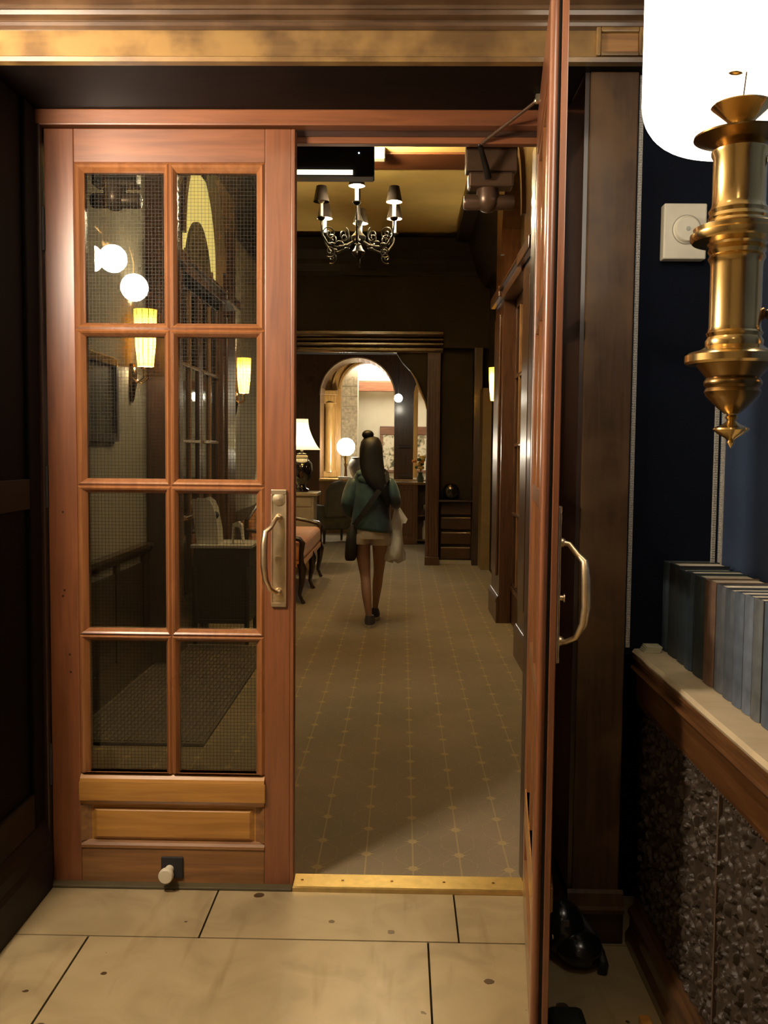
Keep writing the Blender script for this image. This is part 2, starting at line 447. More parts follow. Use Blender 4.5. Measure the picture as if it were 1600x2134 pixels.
# ---- door frame
fr = struct(MB().box(-1.215, 0.535, 3.105, 3.16, 2.552, 2.603).build('trim_2', MAHX, None, 0.004), 'reddish wooden frame head above the double doors')
box('frame_stop', MAHX, -1.215, 0.535, 3.168, 3.205, 2.515, 2.603, fr, 0.004)
box('frame_shadow_gap', DARKX, -1.215, 0.535, 3.16, 3.17, 2.535, 2.603, fr)
box('jamb', DARKZ, -1.215, -1.192, 3.10, 3.26, 0, 2.555, fr, 0.003)
box('jamb', MAH, 0.478, 0.535, 3.105, 3.16, 0, 2.555, fr, 0.004)
box('jamb_stop', DARKZ, 0.432, 0.535, 3.17, 3.26, 0, 2.515, fr, 0.003)
struct(MB().box(-1.215, -0.36, 3.085, 3.17, 0, 0.010).build('trim_3', plain('dark_sill', (0.07, 0.055, 0.025), 0.5), None, 0.003), 'dark worn sill under the closed leaf')
th = MB()
th.prism([(3.088, 0.0), (3.092, 0.011), (3.10, 0.014), (3.195, 0.014), (3.203, 0.010), (3.206, 0.0)], -0.358, 0.432, 0)
th = tag(th.build('threshold_strip', plain('polished_brass', (0.92, 0.68, 0.27), 0.34, 1.0, 0.08, 30), None), 'bright brass threshold strip across the open doorway', 'threshold')
for x in (-0.33, -0.19, -0.02, 0.16, 0.33): MB().lathe([(0.005, 0.0138), (0.005, 0.0150), (0.0, 0.0152)], (x, 3.147, 0), 10).build('screw', BRASSD, th)
# ---- right pilaster
pl = struct(MB().box(0.535, 0.676, 2.80, 3.10, 0.16, 2.603).build('trim_4', PIL, None, 0.004), 'worn brown oak pilaster right of the doors')
box('plinth', DARKX, 0.528, 0.690, 2.785, 3.10, 0, 0.10, pl, 0.004)
MB().prism([(2.80, 0.10), (2.772, 0.10), (2.770, 0.113), (2.785, 0.118), (2.788, 0.135), (2.792, 0.155), (2.80, 0.165)], 0.520, 0.690, 0).build('base_moulding', PIL, pl)
box('inner_edge', DARKZ, 0.522, 0.535, 2.81, 3.10, 0.16, 2.603, pl)
# ---- right wall: half-height panelling, stone ledge, blue window recess
wr = struct(box('wall_right', DARKY, 0.742, 1.05, -1.6, 2.86, 0, 0.885), 'half-height panelled wall under the stone ledge')
random.seed(11)
def lincrusta(y0, y1, z0, z1):
    import numpy as np
    st = 0.0036
    ny, nz = int((y1-y0)/st)+1, int((z1-z0)/st)+1
    Yg, Zg = np.meshgrid(np.linspace(y0, y1, ny), np.linspace(z0, z1, nz), indexing='ij')
    Hh = np.zeros_like(Yg)
    k = int((y1-y0)*(z1-z0)/0.00060)
    for _ in range(k):
        cy, cz = random.uniform(y0, y1), random.uniform(z0, z1)
        a = random.uniform(0, PI); la, lb = random.uniform(0.009, 0.019), random.uniform(0.005, 0.008); hh = random.uniform(0.007, 0.017)
        i0, i1 = max(0, int((cy-0.032-y0)/st)), min(ny, int((cy+0.032-y0)/st)+2)
        j0, j1 = max(0, int((cz-0.032-z0)/st)), min(nz, int((cz+0.032-z0)/st)+2)
        yy, zz = Yg[i0:i1, j0:j1]-cy, Zg[i0:i1, j0:j1]-cz
        p, q = yy*math.cos(a)+zz*math.sin(a), -yy*math.sin(a)+zz*math.cos(a)
        d = 1-(p/la)**2-(q/lb)**2
        Hh[i0:i1, j0:j1] = np.maximum(Hh[i0:i1, j0:j1], np.where(d > 0, hh*np.maximum(d, 0)**0.4*(1-0.4*np.exp(-(q/0.002)**2)), 0))
    edge = np.minimum(np.minimum(Yg-y0, y1-Yg), np.minimum(Zg-z0, z1-Zg))
    Hh *= np.clip(edge/0.006, 0, 1)
    vs = np.stack([0.7405-Hh, Yg, Zg], -1).reshape(-1, 3)
    fs = [(i*nz+j, i*nz+j+1, (i+1)*nz+j+1, (i+1)*nz+j) for i in range(ny-1) for j in range(nz-1)]
    b = MB(); b.v = [tuple(v) for v in vs]; b.f = fs; b.sm = [True]*len(fs)
    return b
LINC = plain('embossed_leather', (0.036, 0.026, 0.018), 0.5, 0, 0.3, 30, coat=0.0, spec=0.3)
lincrusta(2.115, 2.80, 0.135, 0.735).build('embossed_panel', LINC, wr)
lincrusta(1.15, 2.103, 0.135, 0.735).build('embossed_panel', LINC, wr)
box('panel_seam', plain('seam_strip', (0.07, 0.045, 0.03), 0.5), 0.732, 0.742, 2.104, 2.114, 0.135, 0.735, wr)
bd = MB()
for i in range(100): bd.ball((0.735, 2.79-i*0.0165, 0.728), 0.0055, 8, 5)
bd = bd.build('edge_bead', LINC, wr); bd['kind'] = 'stuff'
MB().prism([(0.745, 0.735), (0.728, 0.735), (0.724, 0.75), (0.722, 0.80), (0.716, 0.835), (0.705, 0.842), (0.701, 0.85), (0.706, 0.857), (0.716, 0.860), (0.711, 0.868), (0.714, 0.874), (0.706, 0.882), (0.708, 0.888), (0.745, 0.888)], -1.6, 2.83, 1).build('sill_rail', RAILY, wr)
bb = struct(MB().prism([(0.745, 0.0), (0.700, 0.0), (0.700, 0.03), (0.712, 0.05), (0.713, 0.085), (0.706, 0.095), (0.708, 0.108), (0.724, 0.12), (0.730, 0.138), (0.745, 0.138)], -1.6, 2.80, 1).build('baseboard_right', wood('base_oak', (0.035, 0.017, 0.008), (0.10, 0.05, 0.02), 1, 0.3, coat=0.5), None))
lb = MB(); ye = [2.835]
rows = []
for i in range(46):
    y = 2.835-i*0.1; w = random.uniform(-0.0025, 0.0025)
    rows.append((y, w))
vs, fs = [], []
for y, w in rows:
    vs += [(0.712+w, y, 0.888), (0.707+w, y, 0.897), (0.714+w, y, 0.9065), (1.0, y, 0.9075), (1.0, y, 0.888)]
for i in range(len(rows)-1):
    for k in range(5):
        k2 = (k+1) % 5; fs.append((i*5+k, i*5+k2, (i+1)*5+k2, (i+1)*5+k))
fs += [(0, 1, 2, 3, 4), tuple(45*5+k for k in range(5))]
lg = MB().add(vs, fs); lg = struct(lg.build('trim_5', STONE, None), 'cream stone ledge on the right half wall')
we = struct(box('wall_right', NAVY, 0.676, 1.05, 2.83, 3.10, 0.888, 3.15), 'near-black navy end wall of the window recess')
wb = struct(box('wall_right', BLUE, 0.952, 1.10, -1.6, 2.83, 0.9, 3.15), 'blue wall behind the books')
struct(box('wall_right', DARKZ, 0.70, 1.05, -1.6, 0.55, 0.9, 3.15))
def braid(parent, x, y, z0, z1, w, face):
    m = MB(); m2 = MB(); n = int((z1-z0)/0.0072)
    if face == 'y': m.box(x-w/2, x+w/2, y-0.003, y+0.001, z0, z1)
    else: m.box(x-0.003, x+0.001, y-w/2, y+w/2, z0, z1)
    for i in range(n):
        z = z0+(i+.5)*0.0072
        for s in (-w/4, w/4):
            c = (x+s, y-0.0035, z) if face == 'y' else (x-0.0035, y+s, z)
            m2.ball(c, 0.0026, 6, 4)
    a = m.build('braid_tape', BRAID, parent)
    b = m2.build('braid_stitch', BRAID, a); b['kind'] = 'stuff'
braid(we, 0.691, 2.829, 0.91, 3.1, 0.012, 'y')
braid(we, 0.940, 2.829, 0.91, 3.1, 0.013, 'y')
braid(wb, 0.951, 2.795, 0.91, 3.1, 0.026, 'x')

# ---- hall shell
hw = struct(MB().box(-2.8, -1.215, 3.10, 3.26, 0, 4.35).box(0.535, 1.6, 3.10, 3.26, 0, 4.35).box(-1.215, 0.535, 3.10, 3.26, 2.603, 4.35).build('wall_front', DKWALL, None), 'wall holding the double doors')
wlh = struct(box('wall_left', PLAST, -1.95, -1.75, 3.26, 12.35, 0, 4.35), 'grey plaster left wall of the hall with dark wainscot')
y = 3.30
while y < 6.9:
    MB().box(-1.75, -1.735, y, y+0.52, 0.20, 0.74).build('wainscot_panel', DARKZ, wlh, 0.006)
    MB().box(-1.75, -1.728, y+0.52, y+0.60, 0.0, 0.80).build('wainscot_stile', DARKZ, wlh, 0.003)
    y += 0.60
MB().prism([(-1.75, 0.79), (-1.73, 0.79), (-1.715, 0.82), (-1.70, 0.835), (-1.70, 0.86), (-1.75, 0.865)], 3.3, 6.9, 1).build('wainscot_cap', DARKY, wlh)
MB().prism([(-1.75, 0), (-1.72, 0), (-1.72, 0.15), (-1.735, 0.19), (-1.75, 0.2)], 3.3, 12.3, 1).build('hall_skirting', DARKY, wlh)
box('wainscot_panel', DARKZ, -1.75, -1.73, 8.95, 12.3, 0.2, 0.85, wlh)
MB().prism([(-1.75, 3.7), (-1.70, 3.72), (-1.62, 3.85), (-1.55, 4.05), (-1.52, 4.2), (-1.75, 4.2)], 3.3, 12.3, 1).build('cornice', BLKY, wlh)
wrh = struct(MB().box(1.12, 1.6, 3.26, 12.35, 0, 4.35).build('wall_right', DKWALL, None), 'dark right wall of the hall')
box('wall_pier', REDZ, 0.90, 1.12, 3.3, 6.3, 0, 3.0, wrh, 0.01)
MB().prism([(1.12, 3.6), (1.05, 3.62), (0.95, 3.78), (0.86, 4.0), (0.80, 4.2), (1.12, 4.2)], 3.3, 12.3, 1).build('cornice', BLKY, wrh)
ce = struct(box('ceiling', YELC, -1.95, 1.6, 3.26, 12.4, 4.275, 4.35), 'yellow coffered hall ceiling')
box('ceiling_beam', MAHX, -1.75, 1.2, 8.90, 9.38, 4.255, 4.30, ce, 0.006)
box('ceiling_border', BLKY, -1.95, -1.41, 3.26, 12.35, 4.15, 4.28, ce, 0.02)
box('ceiling_border', BLKY, 0.655, 1.6, 3.26, 12.35, 4.15, 4.28, ce, 0.02)
# ---- end wall with the wide cased opening
we2 = struct(MB().box(-2.8, -1.6, 12.35, 12.6, 0, 4.35).box(-1.6, 0.32, 12.35, 12.6, 2.78, 4.35).box(0.32, 0.49, 12.35, 12.6, 0, 4.35).box(0.49, 1.6, 12.50, 12.65, 0, 4.35).box(0.49, 1.6, 12.35, 12.5, 2.85, 4.35).build('wall_front', DKWALL, None), 'dark end wall of the hall')
MB().prism([(12.35, 3.77), (12.30, 3.77), (12.29, 3.82), (12.22, 3.90), (12.21, 3.96), (12.10, 4.06), (12.05, 4.2), (12.35, 4.2)], -1.75, 1.2, 0).build('cornice', plain('black_brown_cornice', (0.009, 0.007, 0.006), 0.7, spec=0.12), we2)
for z0, z1, d in ((2.98, 3.06, 0.10), (2.925, 2.965, 0.07), (2.865, 2.91, 0.055), (2.78, 2.85, 0.04)):
    MB().prism([(12.35, z0), (12.35-d*0.6, z0), (12.35-d, z0+(z1-z0)*0.4), (12.35-d*0.95, z1-(z1-z0)*0.15), (12.35-d*0.7, z1), (12.35, z1)], -1.6, 0.52, 0).build('casing_moulding', wood('casing_%d' % (z0*100), (0.035, 0.016, 0.008), (0.08, 0.037, 0.017), 0, 0.22, coat=0.8), we2)
jm = MB().box(0.32, 0.49, 12.30, 12.36, 0, 2.78)
for i in range(4): jm.box(0.335+i*0.038, 0.355+i*0.038, 12.285, 12.30, 0.12, 2.7)
jm.box(0.31, 0.50, 12.27, 12.31, 0, 0.11)
jm.build('casing_jamb', wood('jamb_red', (0.045, 0.020, 0.011), (0.09, 0.042, 0.02), 2, 0.3), we2, 0.004)
br = [(-0.10, 2.80), (0.0, 2.65), (0.10, 2.55), (0.17, 2.44), (0.225, 2.30), (0.29, 2.16), (0.325, 2.02), (0.325, 2.80)]
MB().prism(br, 12.36, 12.55, 1).build('corner_bracket', BLKX, we2)
MB().tube([(x, 12.35, z) for x, z in br[2:7]], [0.006, 0.014, 0.018, 0.01, 0.004], 8).build('bracket_gilding', plain('gilding', (0.75, 0.6, 0.35), 0.3, 0.8), we2)
for z in (0.06, 0.26, 0.46, 0.66): box('recess_panel', wood('recess_panel_%d' % (z*100), (0.03, 0.014, 0.008), (0.06, 0.028, 0.015), 0, 0.3), 0.52, 0.93, 12.47, 12.5, z, z+0.165, we2, 0.012)
box('recess_ledge', DARKX, 0.49, 0.95, 12.33, 12.5, 0.835, 0.86, we2, 0.004)
box('recess_skirting', plain('white_skirting', (0.5, 0.46, 0.36), 0.5), 0.49, 0.93, 12.42, 12.5, 0, 0.05, we2)
box('recess_trim', DARKZ, 0.93, 1.04, 12.30, 12.5, 0, 2.85, we2, 0.004)
box('wall_return', OLIVE, 1.01, 1.15, 11.85, 12.35, 0, 2.3, we2)
# ---- room beyond: arcade screen, walls, lit ceiling
GOLD = wood('gold_oak_arch', (0.36, 0.19, 0.05), (0.58, 0.34, 0.10), 2, 0.33)
sc = struct(MB().arch(-2.8, -0.07, 0.0, 3.7, -0.82, 0.673, 2.5, 17.0, 17.9).arch(0.172, 1.6, 0.0, 3.7, 0.70, 0.5, 2.5, 17.0, 17.35).box(-0.07, 0.172, 17.0, 17.35, 0, 3.7).build('trim_6', wood('arcade_wood', (0.06, 0.03, 0.015), (0.12, 0.055, 0.026), 2, 0.28), None), 'dark wooden arcade at the far end')
MB().ringarc(-0.82, 2.5, 0.663, 0.685, 16.97, 17.02).build('arch_bead', plain('gilt_edge', (0.6, 0.42, 0.25), 0.3, 0.3), sc)
MB().arch(-1.9, 0.3, 0.98, 3.6, -0.68, 0.52, 2.68, 18.3, 18.5).build('inner_arch', GOLD, sc)
MB().ringarc(-0.68, 2.68, 0.52, 0.57, 18.25, 18.30).ringarc(-0.68, 2.68, 0.66, 0.70, 18.24, 18.30).build('arch_moulding', GOLD, sc, 0.006)
MB().box(-1.55, -1.26, 18.1, 18.5, 2.56, 2.66).box(-1.53, -1.28, 18.12, 18.5, 2.40, 2.56).box(-1.54, -1.27, 18.1, 18.5, 0.98, 1.1).build('capital', GOLD, sc, 0.015)
MB().lathe([(0.12, 1.08), (0.105, 1.16), (0.095, 2.3), (0.115, 2.42)], (-1.40, 18.2, 0), 24).build('column', GOLD, sc)
MB().box(-0.09, 0.192, 16.96, 17.4, 1.0, 1.07).box(-0.08, 0.182, 16.97, 17.4, 1.55, 1.6).build('post_moulding', DARKX, sc, 0.01)
co = MB().box(-1.5, 1.2, 16.95, 17.4, 0, 0.94).build('counter_front', wood('counter_wood', (0.14, 0.065, 0.025), (0.26, 0.13, 0.05), 2, 0.35), sc)
box('counter_top', GOLD, -1.5, 1.2, 16.88, 17.5, 0.94, 0.985, sc, 0.008)
struct(MB().box(-3.0, -2.8, 12.6, 21.2, 0, 3.7).box(1.6, 1.8, 12.6, 21.2, 0, 3.7).build('wall_left', CREAMW, None), 'side walls of the far room')
struct(box('wall_front', CREAMW, -3.0, 1.8, 21.0, 21.2, 0, 3.7), 'cream wall at the very back')
struct(box('ceiling', DKWALL, -3.0, 1.8, 12.6, 17.3, 3.7, 3.8))
cf = struct(box('ceiling', CREAMW, -3.0, 1.8, 17.3, 21.2, 3.6, 3.8), 'far room ceiling with a glowing light panel')
MB().prism([(18.75, 3.20), (20.55, 3.03), (20.55, 3.06), (18.75, 3.23)], -1.10, 0.6, 0).build('light_panel', glow('skylight_panel', (1.0, 0.93, 0.78), 5.0), cf)
MB().box(-2.8, 1.6, 20.6, 20.8, 2.80, 3.0).build('far_beam', wood('far_beam_red', (0.25, 0.09, 0.04), (0.42, 0.17, 0.07), 0, 0.35), cf, 0.01)
pr = struct(MB().box(-1.5, -0.91, 19.0, 19.4, 0, 3.6).build('wall_left', CREAMW, None), 'patterned stone pier behind the arch')
random.seed(3)
for i in range(9):
    z = 1.2+i*0.2
    x = -1.5+(0.1 if i % 2 else 0)
    while x < -0.95:
        w = random.uniform(0.14, 0.2)
        MB().box(x, min(x+w-0.012, -0.915), 18.985-random.uniform(0, 0.01), 19.0, z, z+0.188).build('stone_block', plain('pier_stone_%d' % random.randint(0, 3), (0.56, 0.48, 0.32), 0.8, 0, 0.3, 16), pr, 0.004)
        x += w

# ================================================================ DOUBLE DOORS
def make_leaf(name, w, H1, plate_side):
    """local: x 0..w (0 = hinge for side=+1), y 0 = room face, +y towards the hall, z up"""
    T = 0.045
    root = empty(name)
    H0 = 0.005
    sx = 0.098
    # stiles; the lock stile carries a half-round bead and a groove on its edge
    MB().box(0, sx, 0, T, H0, H1).build('stile', MAH, root, 0.003)
    MB().box(w-sx, w-0.012, 0, T, H0, H1).build('stile', MAH, root, 0.003)
    eb = MB()
    eb.prism([(w-0.012, 0.0), (w, 0.0), (w, 0.0165), (w-0.012, 0.0165)], H0, H1, 2)
    MB().box(w-0.014, w-0.011, 0.0165, 0.0235, H0, H1).build('edge_groove', MATTE, root)
    eb.build('meeting_strip', MAH, root, 0.002)
    cb = [(w-0.012, 0.0235)]+[(w-0.008+0.011*math.sin(PI*k/10), 0.0343-0.0108*math.cos(PI*k/10)) for k in range(11)]+[(w-0.012, 0.045)]
    MB().prism(cb, H0, H1, 2, True).build('edge_bead', MAH, root)
    x0, x1 = sx, w-sx
    MB().box(x0, x1, 0, T, 2.437, H1).build('top_rail', MAHX, root, 0.003)
    MB().box(x0, x1, 0, T, H0, 0.13).build('bottom_rail', BRN, root, 0.003)
    lr = MB().box(x0-0.004, x1+0.004, -0.012, T, 0.296, 0.362).build('lock_rail', OAKX, root, 0.003)
    MB().prism([(0.0, 0.362), (-0.012, 0.362), (-0.008, 0.374), (0.004, 0.386), (0.012, 0.392), (T, 0.392), (T, 0.362)], x0, x1, 0).build('rail_moulding', OAKX, lr)
    MB().prism([(0.0, 0.296), (-0.008, 0.296), (-0.004, 0.286), (0.006, 0.277), (T, 0.277), (T, 0.296)], x0, x1, 0).build('rail_moulding', OAKX, lr)
    pn = MB().box(x0, x1, 0.016, 0.03, 0.13, 0.277).build('bottom_panel', OAKX, root)
    px0, px1, pz0, pz1 = x0+0.052, x1-0.052, 0.165, 0.258
    MB().add([(px0-0.015, 0.016, pz0-0.012), (px1+0.015, 0.016, pz0-0.012), (px1+0.015, 0.016, pz1+0.008), (px0-0.015, 0.016, pz1+0.008),
              (px0, 0.006, pz0), (px1, 0.006, pz0), (px1, 0.006, pz1), (px0, 0.006, pz1)],
             [(4, 5, 6, 7), (0, 1, 5, 4), (1, 2, 6, 5), (2, 3, 7, 6), (3, 0, 4, 7)]).build('raised_field', OAKX, pn, 0.002)
    MB().prism([(0.0, 0.128), (-0.004, 0.130), (-0.003, 0.139), (0.006, 0.146), (0.016, 0.152), (T, 0.152), (T, 0.128)], x0, x1, 0).build('panel_moulding', BRN, root)
    sidep = [(x0, 0.0), (x0+0.02, 0.014), (x0+0.032, 0.016), (x0, 0.03)]
    MB().prism(sidep, 0.15, 0.277, 2).prism([(w-p, q) for p, q in sidep], 0.15, 0.277, 2).build('panel_moulding', BRN, root)
    # glazing grid 2 x 4
    gx = [(x0+0.030, (x0+x1)/2-0.022), ((x0+x1)/2+0.022, x1-0.030)]
    gz = [(2.407, 1.917), (1.872, 1.399), (1.351, 0.890), (0.847, 0.392)]
    def sash(xa, xb, za, zb, mx, mz):
        """moulded frame ring from outer (xa-mx..) to glass opening"""
        m = MB()
        o = (xa-mx[0], xb+mx[1], zb-mz[0], za+mz[1]); i = (xa, xb, zb, za)
        levels = [(0.0, 0.004), (0.30, -0.004), (0.55, 0.0), (0.85, 0.010), (1.0, 0.016)]
        vs = []
        for t, yy in levels:
            X0 = o[0]+(i[0]-o[0])*t; X1 = o[1]+(i[1]-o[1])*t; Z0 = o[2]+(i[2]-o[2])*t; Z1 = o[3]+(i[3]-o[3])*t
            vs += [(X0, yy, Z0), (X1, yy, Z0), (X1, yy, Z1), (X0, yy, Z1)]
        vs += [(i[0], T-0.004, i[2]), (i[1], T-0.004, i[2]), (i[1], T-0.004, i[3]), (i[0], T-0.004, i[3])]
        vs += [(o[0], T-0.004, o[2]), (o[1], T-0.004, o[2]), (o[1], T-0.004, o[3]), (o[0], T-0.004, o[3])]
        fs = []
        for k in range(len(vs)//4-1):
            for q in range(4):
                q2 = (q+1) % 4; fs.append((k*4+q, k*4+q2, (k+1)*4+q2, (k+1)*4+q))
        return m.add(vs, fs)
    for ci, (xa, xb) in enumerate(gx):
        for ri, (za, zb) in enumerate(gz):
            mx = (0.030 if ci == 0 else 0.022, 0.022 if ci == 0 else 0.030)
            mz = ((za-zb)*0, 0)
            up = 0.030 if ri == 0 else (gz[ri-1][1]-za)/2
            dn = 0.0 if ri == 3 else (zb-gz[ri+1][0])/2
            sash(xa, xb, za, zb, mx, (dn, up)).build('muntin', SASH, root)
            gp = MB().box(xa-0.003, xb+0.003, 0.024, 0.029, zb-0.003, za+0.003).build('glass_pane', GLASS, root)
            m = MB(); st = 0.0118; d = 0.00038
            for k in range(1, int((xb-xa)/st)+1):
                x = xa+k*st-0.004; m.box(x-d, x+d, 0.0262, 0.0268, zb, za)
            for k in range(1, int((za-zb)/st)+1):
                z = zb+k*st-0.003; m.box(xa, xb, 0.0262, 0.0268, z-d, z+d)
            wm = m.build('wire_mesh', WIRE, gp); wm['kind'] = 'stuff'
    # brass pull: plate, two posts, curved grip
    hx = w-0.050
    hp = MB().box(hx-0.026, hx+0.026, -0.006, 0, 0.972, 1.368).build('handle_plate', NICKEL, root, 0.003)
    MB().box(hx-0.024, hx+0.024, -0.010, -0.006, 1.352, 1.366).box(hx-0.024, hx+0.024, -0.010, -0.006, 0.974, 0.986).lathe([(0.021, 0.006), (0.021, 0.009), (0.012, 0.011), (0, 0.012)], (hx, 0, 1.335), 20, 1).lathe([(0.017, 0.006), (0.017, 0.009), (0.009, 0.011), (0, 0.012)], (hx, 0, 1.012), 20, 1).build('plate_ornament', NICKEL, hp)
    MB().box(hx-0.026, hx-0.021, -0.009, -0.006, 0.986, 1.352).box(hx+0.021, hx+0.026, -0.009, -0.006, 0.986, 1.352).build('plate_border', NICKEL, hp, 0.001)
    grip = [(hx, -0.006, 1.275), (hx-0.006*plate_side, -0.03, 1.272), (hx-0.020*plate_side, -0.052, 1.245), (hx-0.036*plate_side, -0.066, 1.232), (hx-0.040*plate_side, -0.070, 1.19), (hx-0.040*plate_side, -0.072, 1.12),
            (hx-0.036*plate_side, -0.066, 1.075), (hx-0.024*plate_side, -0.05, 1.04), (hx-0.008*plate_side, -0.026, 1.025), (hx, -0.006, 1.025)]
    MB().tube(grip, [0.009, 0.007, 0.008, 0.010, 0.012, 0.012, 0.010, 0.008, 0.007, 0.010], 12).ball((hx, -0.012, 1.025), 0.013, 12, 8).ball((hx, -0.012, 1.275), 0.012, 12, 8).build('pull_handle', NICKEL, root)
    MB().lathe([(0.007, -0.004), (0.007, 0.012), (0.011, 0.013), (0.011, 0.016), (0.0, 0.017)], (hx, -0.006, 1.135), 14, 1).build('lock_cylinder', NICKEL, root)
    # hinges
    for z in (0.35, 1.3, 2.15):
        MB().lathe([(0.007, z), (0.007, z+0.14)], (-0.004, -0.004, 0), 10).build('hinge', MATTE, root)
    # screw holes / knots as small wood plugs on the hinge stile
    for z in (0.74, 0.80, 1.00, 1.285, 1.02):
        MB().lathe([(0.004, 0.0008), (0.0, 0.001)], (0.05+random.uniform(-.02, .02), 0, z), 8, 1).build('plug', DARKX, root)
    return root
d1 = make_leaf('door_1', 0.827, 2.545, 1)
d1.location = (-1.187, 3.12, 0)
struct(d1, 'closed left leaf of the reddish glazed double door')
pt = MB().box(0.374, 0.450, -0.008, 0, 0.028, 0.102).build('door_stop', MATTE, d1, 0.003)
MB().lathe([(0.015, 0.008), (0.014, 0.045), (0.024, 0.047), (0.025, 0.055), (0.025, 0.066), (0.022, 0.070), (0, 0.071)], (0.404, 0, 0.060), 24, 1).build('rubber_tip', plain('cream_rubber', (0.55, 0.50, 0.36), 0.6), pt)
d2 = make_leaf('door_2', 0.83, 2.585, -1)
struct(d2, 'right leaf of the double door swung open towards us')
for ch in d2.children_recursive:      # opposite hand: room face on the other side
    ch.data.transform(Matrix.Scale(-1, 4, (0, 1, 0))); ch.data.flip_normals()
ang = math.radians(-96.0)
d2.location = (0.472, 3.12, 0); d2.rotation_euler = (0, 0, ang)

# ================================================================ FRENCH DOORS IN THE HALL
def french(name, fx, bx, y0, y1, label, rec, fan, behind):
    """casework with arched fanlight and a pair of glazed leaves; fx = casework face, bx = wall side x"""
    sg = 1 if bx > fx else -1
    root = struct(empty(name), label)
    yc, r = (y0+y1)/2, (y1-y0)/2
    zs = 3.84-r
    ds = fx+sg*rec                                                    # plane of the leaves
    MB().arch(y0-0.02, y1+0.02, 0, 4.15, yc, r, zs, min(fx, bx), max(fx, bx), 0).build('arch_surround', REDZ, root)
    MB().ringarc(yc, zs, r, r+0.07, fx-sg*0.03, fx, 0).build('archivolt', REDZ, root)
    MB().box(min(fx-sg*0.02, ds), max(fx-sg*0.02, ds), y0, y1, 2.80, 2.88).box(min(fx-sg*0.05, ds), max(fx-sg*0.05, ds), y0-0.04, y1+0.04, 2.88, 2.905).build('transom', REDZ, root, 0.006)
    fg = [(yc+(r*0.62)*math.cos(PI*k/24), zs-0.30+(r*0.72)*math.sin(PI*k/24)) for k in range(25)]+[(y0+r*0.38, 2.9), (y1-r*0.38, 2.9)]
    MB().prism(fg, ds+sg*0.005, ds+sg*0.03, 0).build('fanlight_centre', DKWALL, root)
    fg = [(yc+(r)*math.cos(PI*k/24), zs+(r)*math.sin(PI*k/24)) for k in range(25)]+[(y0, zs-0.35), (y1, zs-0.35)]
    MB().prism(fg, ds+sg*0.032, ds+sg*0.042, 0).build('fanlight_pane', fan, root)  # left door: glows as a crescent of painted light around the dark centre
    MB().box(min(ds, ds+sg*.045), max(ds, ds+sg*.045), y0, y1, 2.9, zs-0.35).build('fanlight_panel', REDZ, root)
    m = MB()
    for yy in (yc-r*0.64, yc+r*0.64): m.box(min(ds, ds+sg*.02), max(ds, ds+sg*.02), yy-0.012, yy+0.012, 2.9, zs-0.05)
    m.build('fanlight_bar', REDZ, root)
    zsn = (0.39, 0.97, 1.56, 2.14, 2.73)
    for a, b in ((y0+0.01, yc-0.005), (yc+0.005, y1-0.01)):
        lf = MB().box(min(ds, ds+sg*.04), max(ds, ds+sg*.04), a, a+0.07, 0.01, 2.8).box(min(ds, ds+sg*.04), max(ds, ds+sg*.04), b-0.07, b, 0.01, 2.8)
        lf.box(min(ds, ds+sg*.04), max(ds, ds+sg*.04), a, b, 0.01, 0.36).box(min(ds, ds+sg*.04), max(ds, ds+sg*.04), a, b, 2.72, 2.8)
        lf = lf.build('door_leaf', REDZ, root, 0.005)
        mm = MB(); mid = (a+b)/2
        mm.box(min(ds-sg*.004, ds+sg*.03), max(ds-sg*.004, ds+sg*.03), mid-0.014, mid+0.014, 0.36, 2.72)
        for z in zsn[1:4]: mm.box(min(ds-sg*.008, ds+sg*.03), max(ds-sg*.008, ds+sg*.03), a+0.07, b-0.07, z-0.016, z+0.016)
        mm.build('muntin', plain(name+'_bar', (0.30, 0.16, 0.07), 0.16, 0, 0.2, coat=1.0), lf, 0.008)
        MB().box(ds+sg*.018, ds+sg*.024, a+0.06, b-0.06, 0.35, 2.73).build('glass_pane', GLASSF, lf)
        MB().box(min(ds-sg*.012, ds), max(ds-sg*.012, ds), a+0.06, b-0.06, 0.30, 0.345).build('rail_moulding', REDZ, lf, 0.006)
    MB().box(min(ds+sg*.2, bx), max(ds+sg*.2, bx), y0, y1, 0, 3.9).build('room_behind', behind, root)
    return root
fan_painted_glow = glow('fanlight_painted_glow', (0.80, 0.68, 0.22), 0.8)  # emission stands in for yellow light reflected off the arch soffit; no lamp here
fan_dark = plain('fanlight_dull', (0.10, 0.075, 0.04), 0.2)
beh = plain('pale_curtain', (0.42, 0.36, 0.24), 0.8)
french('door_3', 0.86, 1.18, 6.85, 8.15, 'glazed double door with arched fanlight in the right wall of the hall', 0.10, fan_dark, beh)
french('door_4', -1.62, -1.94, 6.92, 8.45, 'glazed double door with arched fanlight in the left wall of the hall', 0.03, fan_painted_glow, beh)
